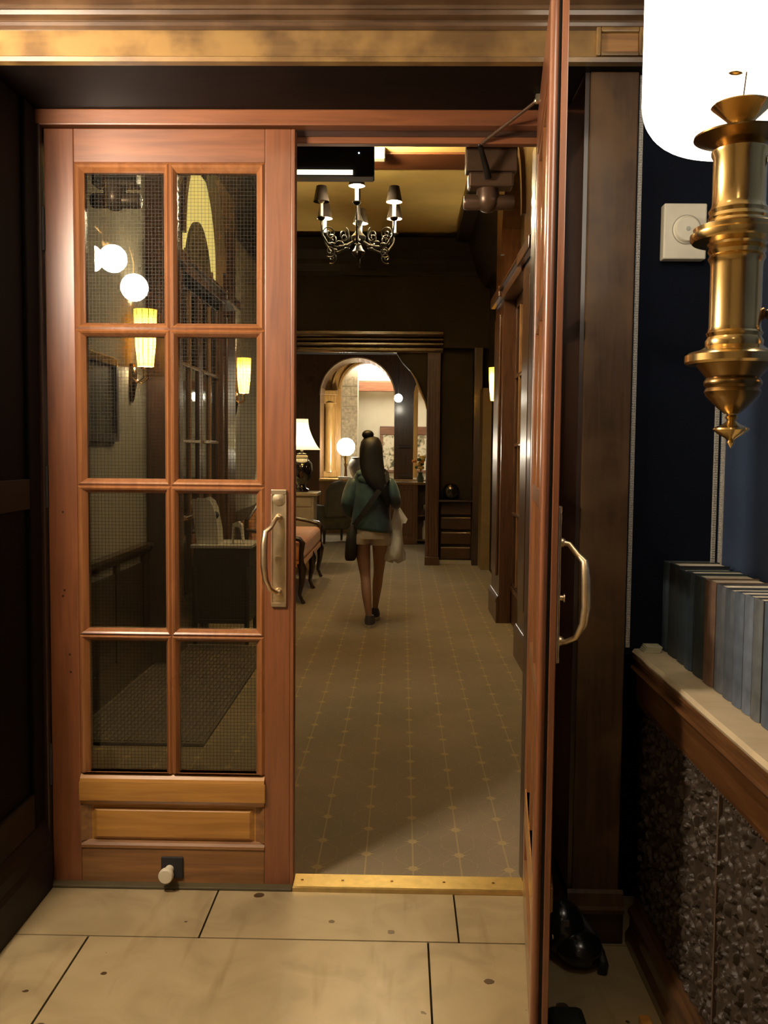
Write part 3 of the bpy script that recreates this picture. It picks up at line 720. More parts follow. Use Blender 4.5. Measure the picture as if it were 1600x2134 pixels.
for x0, x1, y0, y1, lab in ((0.86, 1.2, 8.17, 8.84, 'red-brown pilaster beyond the right hall door'), (0.86, 1.2, 6.25, 6.83, 'red-brown pilaster before the right hall door'),
                       (-1.8, -1.62, 6.40, 6.90, 'red-brown pilaster before the left hall door'), (-1.8, -1.62, 8.47, 9.1, 'red-brown pilaster beyond the left hall door')):
    p = struct(MB().box(x0, x1, y0, y1, 0, 4.15).build('trim_7', REDZ, None, 0.006), lab)
    f = x0 if x0 > 0 else x1; s = -1 if x0 > 0 else 1
    MB().box(min(f, f+s*0.025), max(f, f+s*0.025), y0-0.02, y1+0.02, 0, 0.18).prism([(f, 0.18), (f+s*0.03, 0.18), (f+s*0.028, 0.21), (f+s*0.01, 0.24), (f, 0.24)], y0-0.02, y1+0.02, 1).build('pilaster_base', REDZ, p, 0.004)
    MB().box(min(f, f+s*0.02), max(f, f+s*0.02), y0+0.12, y1-0.12, 0.4, 2.7).build('pilaster_face', REDZ, p, 0.012)
    MB().box(min(f, f+s*0.05), max(f, f+s*0.05), y0-0.03, y1+0.03, 2.83, 2.92).build('pilaster_cap', REDZ, p, 0.01)

# ================================================================ LAMPS
def pendant():
    o = tag(empty('pendant_lamp', (0.635, 1.84, 0)), 'large lit white opal cylinder lamp behind the brass wall lamp', 'lamp')
    R = 0.180
    prof = [(0.02, 2.089)]+[(R-0.085+0.085*math.sin(t*PI/24), 2.175-0.085*math.cos(t*PI/24)) for t in range(13)]+[(R, 2.60), (R*0.9, 2.68), (R*0.5, 2.72), (0.05, 2.73)]
    MB().lathe(prof, (0, 0, 0), 48, caps=False).build('opal_shade', OPAL, o)
    MB().lathe([(0.06, 2.72), (0.07, 2.76), (0.012, 2.78), (0.010, 3.13), (0.06, 3.14), (0.07, 3.15)], (0, 0, 0), 24).build('hanger', BRASS, o)
    return o
pendant()
def wall_lamp():
    ax = 0.556
    o = tag(empty('wall_lamp', (ax, 1.6, 0)), 'polished brass bracket lamp with turned finial above the row of books', 'lamp')
    b = [(0.0425, 1.862), (0.0440, 1.868), (0.0425, 1.874)]
    MB().lathe([(0.0415, 1.703), (0.043, 1.707), (0.0415, 1.713), (0.0415, 1.815), (0.043, 1.82), (0.0465, 1.826), (0.043, 1.832), (0.047, 1.838), (0.044, 1.846), (0.050, 1.852)], (0, 0, 0), 40, caps=False).build('lower_barrel', BRASS, o)
    MB().lathe([(0.050, 1.850), (0.072, 1.853), (0.076, 1.858), (0.076, 1.866), (0.070, 1.870), (0.071, 1.876), (0.062, 1.880), (0.049, 1.884), (0.047, 1.888)], (0, 0, 0), 40).build('collar_plate', BRASS, o)
    MB().lathe([(0.046, 1.886), (0.049, 1.892), (0.046, 1.898), (0.048, 1.904), (0.044, 1.910), (0.0425, 1.916), (0.0425, 1.990), (0.046, 1.997), (0.046, 2.002), (0.036, 2.008)], (0, 0, 0), 40).build('upper_barrel', BRASS, o)
    MB().lathe([(0.034, 2.006), (0.040, 2.010), (0.062, 2.018), (0.075, 2.023), (0.075, 2.026), (0.060, 2.023), (0.020, 2.020)], (0, 0, 0), 40).build('drip_pan', BRASSD, o)
    MB().lathe([(0.016, 2.02), (0.018, 2.044), (0.024, 2.052), (0.046, 2.071), (0.049, 2.074), (0.048, 2.076), (0.030, 2.064), (0.016, 2.054)], (0, 0, 0), 40).build('gallery_cup', BRASS, o)
    MB().tube([(0, 0, 2.05), (0.002, 0, 2.09), (0.006, 0, 2.13)], 0.0012, 6).ball((-0.012, 0, 2.128), 0.006, 8, 6, (2, 1, .6)).build('wick_wire', BRASSD, o)
    MB().lathe([(0.0415, 1.707), (0.046, 1.702), (0.043, 1.696), (0.047, 1.689), (0.046, 1.681), (0.056, 1.674), (0.072, 1.670), (0.079, 1.665), (0.079, 1.654), (0.074, 1.650)], (0, 0, 0), 40).build('lower_plate', BRASS, o)
    MB().lathe([(0.062, 1.652), (0.056, 1.644), (0.048, 1.634), (0.043, 1.628), (0.047, 1.622), (0.047, 1.616), (0.043, 1.611), (0.046, 1.605), (0.043, 1.598), (0.036, 1.590), (0.024, 1.578), (0.012, 1.568)], (0, 0, 0), 40).build('bell', BRASSD, o)
    MB().lathe([(0.010, 1.571), (0.008, 1.566), (0.011, 1.562), (0.007, 1.556), (0.012, 1.552), (0.018, 1.549), (0.029, 1.544), (0.030, 1.541), (0.022, 1.534), (0.010, 1.527), (0.005, 1.523), (0.007, 1.519), (0.004, 1.515), (0.0005, 1.510)], (0, 0, 0), 32).build('finial', BRASS, o)
    MB().lathe([(0.007, 0.040), (0.011, 0.046), (0.007, 0.052), (0.012, 0.060), (0.009, 0.066), (0.010, 0.40)], (0, 0, 1.735), 20, 0).lathe([(0.05, 0.385), (0.06, 0.39), (0.06, 0.396)], (0, 0, 1.735), 28, 0).build('bracket_arm', BRASSD, o)
    MB().tube([(0.046, 0, 1.99), (0.09, 0, 1.985), (0.12, 0, 1.992)], 0.006, 8).build('side_screw', BRASSD, o)
    return o
wall_lamp()
# three-globe hanging lamp left of the picture: it is what shines back from the glass of the closed leaf
def globe_cluster():
    o = tag(empty('globe_cluster_lamp', (-1.36, 1.99, 0)), 'three-globe brass hanging lamp near the left vestibule wall', 'lamp')
    MB().lathe([(0.0, 2.40), (0.02, 2.42), (0.03, 2.46), (0.01, 2.52), (0.008, 3.12), (0.06, 3.13), (0.07, 3.15)], (0, 0, 0), 24).build('stem', BRASS, o)
    for dx, dy, z in ((-0.045, 0.09, 2.345), (0.035, 0.00, 2.362), (0.112, -0.07, 2.245)):
        g = MB().tube([(0, 0, 2.46), (dx*0.7, dy*0.7, 2.50), (dx, dy, z+0.11), (dx, dy, z+0.055)], 0.007, 8).build('arm', BRASS, o)
        MB().ball((dx, dy, z), 0.062, 24, 16).build('globe', OPALS, g)
globe_cluster()
def added_ceiling_bowl(x, y, s, label):  # added fixtures outside the view, for vestibule ambient light and streaks on the brass
    o = tag(empty('added_ceiling_lamp', (x, y, 0)), label, 'lamp')
    MB().lathe([(0.17, 3.15), (0.17, 3.13), (0.155, 3.12)], (0, 0, 0), 32).build('brass_rim', BRASS, o)
    MB().lathe([(0.155, 3.125), (0.14, 3.08), (0.10, 3.045), (0.05, 3.03), (0.0, 3.026)], (0, 0, 0), 32, caps=False).build('glass_bowl', glow('bowl_lit_%d' % int(abs(x*100)), (1.0, 0.80, 0.54), s), o)
added_ceiling_bowl(-0.5, 1.2, 5.0, 'added out-of-view glass bowl lamp on the vestibule ceiling nearer the doors')
added_ceiling_bowl(-0.3, -0.5, 5.0, 'added out-of-view glass bowl lamp on the vestibule ceiling behind the camera')

def uplighter(x, y, z, L, label):  # added lamp, kept out of sight, to brighten the hall ceiling and floor
    o = tag(empty('added_uplight', (x, y, 0)), label, 'lamp')
    MB().lathe([(0.0, z-0.01), (0.06, z-0.004), (0.13, z+0.02), (0.185, z+0.07), (0.205, z+0.12), (0.210, z+0.125), (0.205, z+0.127), (0.195, z+0.115)], (0, 0, 0), 36, caps=False).build('brass_bowl', BRASS, o)
    MB().lathe([(0.0, z+0.098), (0.185, z+0.098), (0.187, z+0.094), (0.0, z+0.094)], (0, 0, 0), 36, caps=False).build('glass_disc', glow('added_uplight_disc_%d' % L, (1.0, 0.78, 0.45), L), o)
    for k in range(3):
        a = 2*PI*k/3+0.5; MB().tube([(0.205*math.cos(a), 0.205*math.sin(a), z+0.12), (0.01*math.cos(a), 0.01*math.sin(a), 4.25)], 0.004, 6).build('chain', BRASS, o)
uplighter(-0.57, 8.0, 3.88, 1500, 'brass uplighter bowl added unseen behind the hanging sign box to light the ceiling')

SHADE_Y = shade('amber_shade', (0.95, 0.52, 0.07), 0.35)
SHADE_C = shade('cream_shade', (0.95, 0.84, 0.50), 0.6)
def sconce(loc, s, label):
    """wall at local x=0, lamp stands off along s*x"""
    o = tag(empty('wall_sconce', loc), label, 'wall lamp', 'hall sconces with tapered shades')
    MB().lathe([(0.0, -0.20), (0.012, -0.18), (0.03, -0.08), (0.032, 0.0), (0.018, 0.05), (0.0, 0.06)], (s*0.012, 0, -0.22), 14).build('backplate', BRASSD, o)
    for k in (-1, 0, 1):
        MB().tube([(s*0.02, k*0.02, -0.26), (s*0.06, k*0.05, -0.29), (s*0.10, k*0.055, -0.26), (s*0.095, k*0.04, -0.205)], 0.006, 6).build('arm', BRASS, o)
    MB().lathe([(0.03, -0.20), (0.034, -0.19), (0.012, -0.185)], (s*0.10, 0, 0), 16).build('shade_holder', BRASS, o)
    sh = MB().lathe([(0.052, -0.185), (0.066, -0.05), (0.076, 0.175)], (s*0.10, 0, 0), 12, smooth=False, caps=False).build('shade', SHADE_Y, o)
    rb = MB()
    for k in range(12):
        a = 2*PI*k/12
        rb.tube([(s*0.10+0.053*math.cos(a), 0.053*math.sin(a), -0.185), (s*0.10+0.0765*math.cos(a), 0.0765*math.sin(a), 0.175)], 0.0022, 5)
    rb.build('shade_rib', plain('rib', (0.4, 0.16, 0.03), 0.5), sh)
    MB().lathe([(0.012, -0.18), (0.012, 0.0)], (s*0.10, 0, 0), 10).ball((s*0.10, 0, 0.05), 0.03, 12, 8, (1, 1, 1.4)).build('bulb', glow('sconce_bulb', (1.0, 0.80, 0.50), 800.0), o)
sconce((-1.75, 6.02, 2.21), 1, 'amber-shaded wall sconce on the pale left wall seen through the closed leaf')
sconce((-1.75, 9.75, 2.27), 1, 'far amber-shaded wall sconce seen through the right panes of the closed leaf')
sconce((1.12, 10.4, 2.25), -1, 'amber-shaded wall sconce half hidden by the right hall pilaster')

def chandelier():
    o = tag(empty('chandelier', (-0.335, 6.95, 0)), 'wrought iron candle chandelier hanging from the yellow hall ceiling', 'chandelier')
    MB().lathe([(0.0, 2.86), (0.006, 2.875), (0.012, 2.90), (0.04, 2.925), (0.05, 2.95), (0.03, 2.975), (0.022, 3.0), (0.05, 3.03), (0.055, 3.06), (0.025, 3.09), (0.018, 3.13), (0.035, 3.17), (0.015, 3.22), (0.01, 3.4)], (0, 0, 0), 20).build('stem', IRON, o)
    MB().tube([(0, 0, 3.4), (0, 0, 4.25)], 0.006, 6).lathe([(0.0, 4.2), (0.05, 4.22), (0.06, 4.25)], (0, 0, 0), 20).build('chain', IRON, o)
    SHD = plain('brown_shade', (0.028, 0.018, 0.013), 0.8)
    BULB = glow('candle_bulb', (1.0, 0.80, 0.48), 900.0)
    CAND = glow('candle_tube', (1.0, 0.84, 0.54), 5.0)
    CANDOFF = plain('candle_tube_unlit', (0.6, 0.5, 0.35), 0.5)
    R = 0.300
    for k in range(6):
        a = -PI/2 + k*PI/3
        ca, sa = math.cos(a), math.sin(a)
        zr = {0: 3.235, 1: 3.165, 5: 3.165, 2: 3.12, 4: 3.12, 3: 3.12}[k]
        P = lambda r, z: (r*ca, r*sa, z)
        arm = [P(0.03, 3.03), P(0.10, 2.985), P(0.18, 2.965), P(0.25, 2.985), P(0.29, 3.04), P(R, zr-0.05), P(R, zr-0.02)]
        A = MB().tube(arm, [0.008, 0.009, 0.009, 0.008, 0.007, 0.006, 0.006], 8)
        sp = [P(0.235+0.052*(1-t/26)*math.cos(t*0.42), 3.055+0.052*(1-t/26)*math.sin(t*0.42)) for t in range(26)]
        A.tube(sp, 0.005, 6)
        sp = [P(0.23+0.045*(1-t/24)*math.cos(-t*0.42-1), 2.93+0.045*(1-t/24)*math.sin(-t*0.42-1)) for t in range(24)]
        A.tube(sp, 0.005, 6)
        sp = [P(0.12+0.045*(1-t/24)*math.cos(t*0.42+2), 3.06+0.06*(1-t/24)*math.sin(t*0.42+2)) for t in range(24)]
        A.tube(sp, 0.005, 6)
        for q in range(3):
            A.ball(P(0.10+q*0.055, 2.985+0.02*(q % 2)), 0.016, 8, 6, (1.4, 1.0, .7))
        am = A.build('arm', IRON, o)
        MB().lathe([(0.0, zr-0.03), (0.022, zr-0.02), (0.030, zr-0.006), (0.028, zr), (0.012, zr)], P(R, 0), 16).build('drip_pan', IRON, am)
        off = (k == 5)
        cz = zr+0.10
        MB().lathe([(0.0125, zr), (0.0125, cz)], P(R, 0), 14).build('candle', CANDOFF if off else CAND, am)
        MB().ball((R*ca, R*sa, cz+0.022), 0.024, 12, 8, (1.1, 1.1, 1.3)).build('bulb', CANDOFF if off else BULB, am)
        MB().lathe([(0.058, cz+0.005), (0.036, cz+0.115)], P(R, 0), 20, caps=False).lathe([(0.056, cz+0.006), (0.034, cz+0.114)], P(R, 0), 20, caps=False).build('lamp_shade', SHD, am)
chandelier()

def table_lamp():
    o = tag(empty('table_lamp', (-1.265, 11.8, 0.975)), 'table lamp with flared cream shade and dark urn base on the pale cabinet', 'lamp')
    MB().lathe([(0.09, 0), (0.09, 0.03), (0.06, 0.05), (0.05, 0.08), (0.11, 0.17), (0.14, 0.27), (0.13, 0.36), (0.07, 0.42), (0.05, 0.45), (0.07, 0.48), (0.02, 0.49), (0.015, 0.58)], (0, 0, 0), 28).build('urn_base', plain('black_urn', (0.010, 0.007, 0.007), 0.12, 0, 0.1, coat=0.8), o)
    MB().lathe([(0.075, 0.425), (0.078, 0.45), (0.06, 0.46)], (0, 0, 0), 24).build('urn_collar', plain('ivory_band', (0.6, 0.5, 0.38), 0.3), o)
    prof = [(0.235-0.155*math.sin(t/10*PI/2)**0.85, 0.53+0.385*t/10) for t in range(11)]
    MB().lathe(prof, (0, 0, 0), 28, caps=False).build('lamp_shade', SHADE_C, o)
    MB().ball((0, 0, 0.66), 0.035, 12, 8).build('bulb', glow('table_bulb', (1.0, 0.78, 0.46), 700.0), o)
table_lamp()
def ball_lamp():
    o = tag(empty('globe_table_lamp', (-1.03, 16.62, 0.985)), 'bright globe table lamp glowing on the far counter', 'lamp')
    o.location.y = 17.15
    MB().lathe([(0.08, 0), (0.08, 0.02), (0.03, 0.04), (0.02, 0.2), (0.035, 0.26), (0.02, 0.30), (0.05, 0.44)], (0, 0, 0), 20).build('stem', BRASSD, o)
    MB().ball((0, 0, 0.58), 0.165, 24, 16).build('globe', glow('lamp_globe', (1.0, 0.90, 0.70), 60.0), o)
ball_lamp()
def small_pendant():
    o = tag(empty('globe_pendant', (-0.068, 14.9, 2.335)), 'small glowing globe hanging before the dark arcade post', 'lamp')
    MB().ball((0, 0, 0), 0.065, 20, 12).build('globe', glow('small_globe', (1.0, 0.90, 0.70), 60.0), o)
    MB().tube([(0, 0, 0.06), (0, 0, 1.365)], 0.006, 6).build('rod', MATTE, o)
small_pendant()
def exit_box():
    o = tag(empty('hanging_sign', (-0.36, 4.8, 2.895)), 'black hanging sign box with a lit white strip along its lower edge', 'sign')
    MB().box(-0.28, 0.205, -0.05, 0.05, -0.03, 0.135).build('housing', MATTE, o, 0.004)
    MB().box(-0.28, 0.20, -0.045, 0.045, -0.034, -0.03).build('lower_plate', plain('grey_plate', (0.12, 0.10, 0.09), 0.5), o)
    MB().box(-0.27, 0.10, -0.047, 0.0, -0.022, -0.004).build('back_plate', MATTE, o)
    MB().box(-0.275, 0.10, -0.056, -0.048, -0.026, -0.004).build('light_strip', glow('sign_strip', (1.0, 0.90, 0.66), 2.6), o)
    MB().lathe([(0.004, 0.050), (0.004, 0.053), (0.0, 0.054)], (0.13, 0, 0.08), 10, 1).build('indicator', glow('indicator', (0.8, 0.9, 1.0), 2.0), o)
    for x in (-0.2, 0.18): MB().tube([(x, 0, 0.13), (x, 0, 1.355)], 0.006, 6).build('hanger_rod', MATTE, o)
exit_box()
em = tag(box('emergency_light', WHITEP, -0.300, -0.185, 8.75, 8.86, 4.17, 4.275, None, 0.01), 'small cream light fitting on the hall ceiling beam', 'light')
MB().box(-0.292, -0.193, 8.74, 8.75, 4.18, 4.25).build('lens', glow('em_lens', (1.0, 0.85, 0.45), 1.6), em)

# ================================================================ DOOR CLOSERS
def closer(x, label, arm_to=None):
    o = tag(empty('door_closer', (x, 3.31, 0)), label, 'door closer', 'brown door closers over the double doors')
    MB().box(-0.075, 0.080, -0.045, 0.03, 2.405, 2.455).build('mounting_box', BRONZE, o, 0.008)
    MB().box(-0.085, 0.09, -0.05, 0.01, 2.455, 2.63).build('bracket_plate', BRONZE, o, 0.004)
    MB().lathe([(0.0, 2.325), (0.022, 2.332), (0.038, 2.35), (0.041, 2.375), (0.038, 2.405)], (-0.005, 0, 0), 28).build('belly', BRONZE, o)
    MB().lathe([(0.0, -0.090), (0.022, -0.088), (0.026, -0.08), (0.026, 0.078), (0.022, 0.086), (0, 0.088)], (0, 0, 2.362), 24, 0).build('cylinder', BRONZE, o)
    MB().lathe([(0.012, 2.455), (0.012, 2.47), (0.02, 2.475), (0.02, 2.49), (0, 2.495)], (-0.01, -0.02, 0), 16).build('spindle', IRON, o)
    if arm_to:
        e = (-0.045, -0.13, 2.515)
        MB().tube([(-0.01, -0.055, 2.43), (-0.02, -0.08, 2.46), e], [0.013, 0.011, 0.008], 10).ball(e, 0.010, 10, 8).build('elbow_arm', IRON, o)
        t = (arm_to[0]-x, arm_to[1]-3.31, arm_to[2])
        MB().tube([e, t], [0.006, 0.005], 8).build('rod', BRONZE, o)
        MB().ball(t, 0.010, 10, 8).box(t[0]-0.004, t[0]+0.016, t[1]-0.010, t[1]+0.010, t[2]-0.006, t[2]+0.018).build('rod_shoe', NICKEL, o)
closer(0.292, 'brown door closer with jointed arm reaching to the open leaf', (0.405, 2.98, 2.585))
closer(-1.005, 'brown door closer seen through the top pane of the closed leaf')

# ================================================================ THINGS AT THE RIGHT
dl = tag(empty('wall_dial', (0.818, 2.83, 2.147)), 'square cream box with a round dial on the navy wall', 'thermostat')
MB().box(-0.062, 0.062, -0.040, 0, -0.08, 0.08).build('case', WHITEP, dl, 0.004)
MB().lathe([(0.040, 0.040), (0.040, 0.043), (0.037, 0.044), (0.036, 0.052), (0.033, 0.055), (0, 0.056)], (0.004, 0, 0.004), 36, 1).build('dial', WHITEP, dl)
MB().lathe([(0.043, 0.0395), (0.043, 0.0412), (0.040, 0.0413)], (0.004, 0, 0.004), 36, 1).build('dial_ring', plain('grey_ring', (0.30, 0.28, 0.22), 0.5), dl)
MB().lathe([(0.007, 0.0555), (0.006, 0.0575), (0, 0.058)], (0.004, 0, 0.004), 16, 1).build('dial_button', plain('grey_button', (0.34, 0.34, 0.30), 0.5), dl)
cards = tag(empty('card_stack', (0.742, 2.795, 0.9075)), 'small stack of pale cards at the far end of the stone ledge', 'cards')
for i in range(4): MB().box(-0.016+i*0.003, 0.032+i*0.002, -0.03, 0.025, i*0.0045, i*0.0045+0.004).build('card', plain('card_%d' % i, (0.40, 0.38, 0.26), 0.7), cards)
BK = [(2.884, 2.826, (0.030, 0.045, 0.060)), (2.824, 2.728, (0.018, 0.022, 0.024)), (2.726, 2.647, (0.020, 0.030, 0.042)), (2.645, 2.579, (0.030, 0.050, 0.075)), (2.577, 2.490, (0.035, 0.055, 0.062)),
      (2.488, 2.406, (0.17, 0.105, 0.070)), (2.404, 2.335, (0.065, 0.075, 0.085)), (2.333, 2.268, (0.06, 0.075, 0.095)), (2.266, 2.205, (0.075, 0.10, 0.14)), (2.203, 2.150, (0.11, 0.14, 0.19)),
      (2.148, 2.095, (0.10, 0.115, 0.125)), (2.093, 2.021, (0.07, 0.10, 0.14)), (2.019, 1.958, (0.05, 0.045, 0.055)), (1.956, 1.895, (0.08, 0.09, 0.11))]
BK = [(a-0.05, b-0.05, c) for a, b, c in BK]
names = ['slate blue', 'near-black', 'dark navy', 'deep blue', 'dark teal', 'brown', 'dark grey', 'grey', 'blue-grey', 'light blue-grey', 'pale grey', 'steel blue', 'plum-grey', 'grey-blue']
ords = ['farthest, against the navy wall', 'second from the far end', 'third from the far end', 'fourth from the far end', 'just beyond the brown book', 'the only brown one in the row', 'just in front of the brown book',
        'second in front of the brown book', 'third in front of the brown book', 'with the palest spine, mid row', 'fifth in front of the brown book', 'sixth in front of the brown book', 'at the right edge of the photo', 'nearest in the row, beyond the photo edge']
PAGE = plain('page_block', (0.60, 0.53, 0.40), 0.8, 0, 0.15, 120)
random.seed(5)
for i, (ya, yb, c) in enumerate(BK):
    h = 0.268+random.uniform(-0.004, 0.004); w = 0.150+random.uniform(-0.006, 0.004); x0 = 0.787+random.uniform(0, 0.004)
    ye0, ye1 = yb+0.0015, ya-0.0015
    o = tag(empty('book', (x0, (ye0+ye1)/2, 0.9078)), '%s clothbound book on the stone ledge, %s' % (names[i], ords[i]), 'book', 'clothbound books on the stone ledge')
    t = (ye1-ye0)/2
    c = tuple(x*0.85 for x in c)
    cm = plain('book_cloth_%d' % i, c, 0.55, 0, 0.3, 25, 0.1)
    sp = [(0.006, -t), (0.001, -t*0.6), (0.0, 0), (0.001, t*0.6), (0.006, t), (0.010, t), (0.010, -t)]
    MB().prism(sp, 0, h, 2).box(0.008, w, -t, -t+0.003, 0, h).box(0.008, w, t-0.003, t, 0, h).build('cover', cm, o, 0.001)
    MB().box(0.010, w-0.004, -t+0.003, t-0.003, 0.004, h-0.004).build('pages', PAGE, o)
# black glossy hand vacuum-like device and a box on the floor behind the open leaf
dv = tag(empty('black_device', (0.522, 2.70, 0)), 'glossy black rounded device lying on the floor behind the open door', 'device')
MB().ball((-0.030, 0.02, 0.085), 0.072, 28, 18, (0.95, 1.0, 1.15)).ball((0.012, -0.025, 0.050), 0.068, 28, 18, (1.0, 1.1, 0.75)).build('body', BLACK, dv)
MB().box(-0.040, -0.020, -0.045, -0.036, 0.112, 0.137).build('label_plate', plain('dim_label', (0.10, 0.08, 0.085), 0.3), dv, 0.002)
MB().tube([(0.02, 0.02, 0.12), (0.052, -0.01, 0.085), (0.072, -0.04, 0.04), (0.078, -0.065, 0.016), (0.068, -0.09, 0.013)], 0.015, 10).build('strap', MATTE, dv)
MB().lathe([(0.012, 0.0), (0.012, 0.01), (0.006, 0.012)], (-0.068, -0.03, 0.085), 14, 0).build('metal_rim', NICKEL, dv)
kb = tag(MB().box(0.395, 0.492, 2.21, 2.395, 0.0, 0.045).build('black_box', plain('black_rubber_box', (0.006, 0.010, 0.008), 0.5), None, 0.018), 'flat black rubber box on the floor beside the open door edge', 'box')
wc = tag(MB().box(0.640, 0.668, 1.95, 2.395, 0, 0.02).build('wooden_batten', OAKX, None, 0.003), 'pale wooden batten lying along the right skirting', 'batten')

# ================================================================ HALL FURNITURE
rg = tag(MB().box(-1.70, -0.985, 4.62, 7.0, 0.0, 0.016).build('floor_mat', plain('dark_ribbed_mat', (0.016, 0.012, 0.010), 0.8, 0, 0.3, 60), None, 0.004), 'dark ribbed floor mat along the left hall wall', 'mat')
rm = MB()
for i in range(22): rm.box(-1.69+i*0.032, -1.675+i*0.032, 4.65, 6.97, 0.016, 0.019)
rm = rm.build('rib', plain('mat_rib', (0.028, 0.020, 0.017), 0.7), rg); rm['kind'] = 'stuff'
for lab, y0, y1, z0, z1 in (('large dark framed picture on the left hall wall before the sconce', 4.98, 5.68, 1.54, 2.04), ('smaller dark picture low on the left hall wall nearest the doors', 4.45, 4.92, 1.45, 1.72)):
    o = tag(empty('framed_picture', (-1.75, (y0+y1)/2, (z0+z1)/2)), lab, 'picture')
    a, b = (y1-y0)/2, (z1-z0)/2
    MB().box(0, 0.03, -a, -a+0.05, -b, b).box(0, 0.03, a-0.05, a, -b, b).box(0, 0.03, -a+0.05, a-0.05, -b, -b+0.05).box(0, 0.03, -a+0.05, a-0.05, b-0.05, b).build('frame', DARKX, o, 0.004)
    MB().box(0.002, 0.012, -a+0.05, a-0.05, -b+0.05, b-0.05).build('canvas', plain('dark_canvas', (0.05, 0.045, 0.035), 0.5, 0, 0.5, 9), o)
tb = tag(empty('console_table', (-1.41, 7.30, 0)), 'dark console table with pale top seen through the closed leaf', 'table')
box('table_top', plain('pale_table_top', (0.62, 0.58, 0.48), 0.35), -0.20, 0.27, -0.22, 0.25, 0.745, 0.77, tb, 0.004)
box('apron', MATTE, -0.18, 0.25, -0.20, 0.23, 0.60, 0.745, tb, 0.004)
for x in (-0.17, 0.23):
    for y in (-0.19, 0.22): MB().lathe([(0.014, 0), (0.02, 0.05), (0.022, 0.6)], (x, y, 0), 12).build('leg', MATTE, tb)
box('lower_shelf', MATTE, -0.17, 0.24, -0.19, 0.22, 0.16, 0.19, tb, 0.004)
box('dark_skirt', MATTE, -0.165, 0.235, -0.17, 0.21, 0.19, 0.60, tb, 0.004)
bh = tag(empty('leaflet_holder', (-1.52, 7.22, 0.77)), 'white leaflet holder with scalloped top on the console table', 'holder')
WPAP = plain('white_card', (0.80, 0.77, 0.68), 0.6)
prof = [(-0.05, 0), (-0.085, 0.30), (-0.10, 0.33), (-0.08, 0.35), (-0.03, 0.345), (0.02, 0.36), (0.06, 0.33), (0.085, 0.27), (0.10, 0.19), (0.115, 0.11), (0.12, 0)]
MB().prism(prof, -0.09, -0.082, 1).prism(prof, 0.082, 0.09, 1).build('side_card', WPAP, bh)
MB().prism([(-0.05, 0), (-0.085, 0.30), (-0.079, 0.30), (-0.044, 0)], -0.082, 0.082, 1).prism([(0.02, 0.30), (0.05, 0.05), (0.056, 0.05), (0.026, 0.30)], -0.082, 0.082, 1).build('leaflet', WPAP, bh)
MB().ball((0.075, 0, 0.22), 0.03, 10, 8).build('dark_ornament', MATTE, bh)
sc2 = tag(empty('standing_card', (-1.265, 7.2, 0.77)), 'small white folded card standing on the console table', 'card')
MB().prism([(-0.045, 0), (-0.035, 0.16), (0.01, 0.175), (0.035, 0.15), (0.05, 0.0), (0.044, 0), (0.02, 0.13), (-0.03, 0.14), (-0.038, 0)], -0.04, 0.04, 1).build('folded_sheet', WPAP, sc2)

st = tag(empty('settee', (-1.22, 10.05, 0)), 'orange upholstered settee with dark carved frame along the left wall', 'settee')
ORG = plain('orange_upholstery', (0.58, 0.22, 0.045), 0.75, 0, 0.15, 12, sheen=0.2)
DKL = wood('settee_walnut', (0.012, 0.006, 0.004), (0.03, 0.014, 0.008), 2, 0.3)
MB().box(-0.27, 0.265, -1.02, 1.02, 0.40, 0.60).build('seat', ORG, st, 0.06, )
st.children[0].modifiers['bevel'].segments = 4
MB().box(-0.26, 0.268, -1.01, 1.01, 0.36, 0.42).build('seat_rail', ORG, st, 0.012)
bk = [(y, 0.80+0.13*math.cos(y/1.0*PI*0.5)) for y in [-1.0+0.1*i for i in range(21)]]
MB().prism([(-1.0, 0.5)]+bk+[(1.0, 0.5)], -0.33, -0.24, 0).build('back', ORG, st, 0.02)
MB().tube([(-0.285, -1.02, 0.55)]+[(-0.285, y, z+0.012) for y, z in bk]+[(-0.285, 1.02, 0.55)], 0.024, 10).build('back_rail', DKL, st)
for y in (-1.02, 1.02):
    MB().tube([(-0.285, y, 0.72), (-0.1, y, 0.70), (0.12, y, 0.66), (0.235, y, 0.635), (0.262, y, 0.60), (0.250, y, 0.50), (0.252, y, 0.40)], [0.02, 0.02, 0.022, 0.026, 0.03, 0.024, 0.026], 10).build('arm', DKL, st)
for y in (-0.99, 0.02, 0.99):
    for x in (-0.25, 0.245):
        s = 1 if x > 0 else -1
        MB().tube([(x-s*0.01, y, 0.40), (x+s*0.018, y, 0.34), (x+s*0.010, y, 0.22), (x-s*0.012, y, 0.09), (x+s*0.012, y, 0.03), (x+s*0.03, y, 0.0)], [0.04, 0.042, 0.03, 0.018, 0.018, 0.022], 10).build('leg', DKL, st)

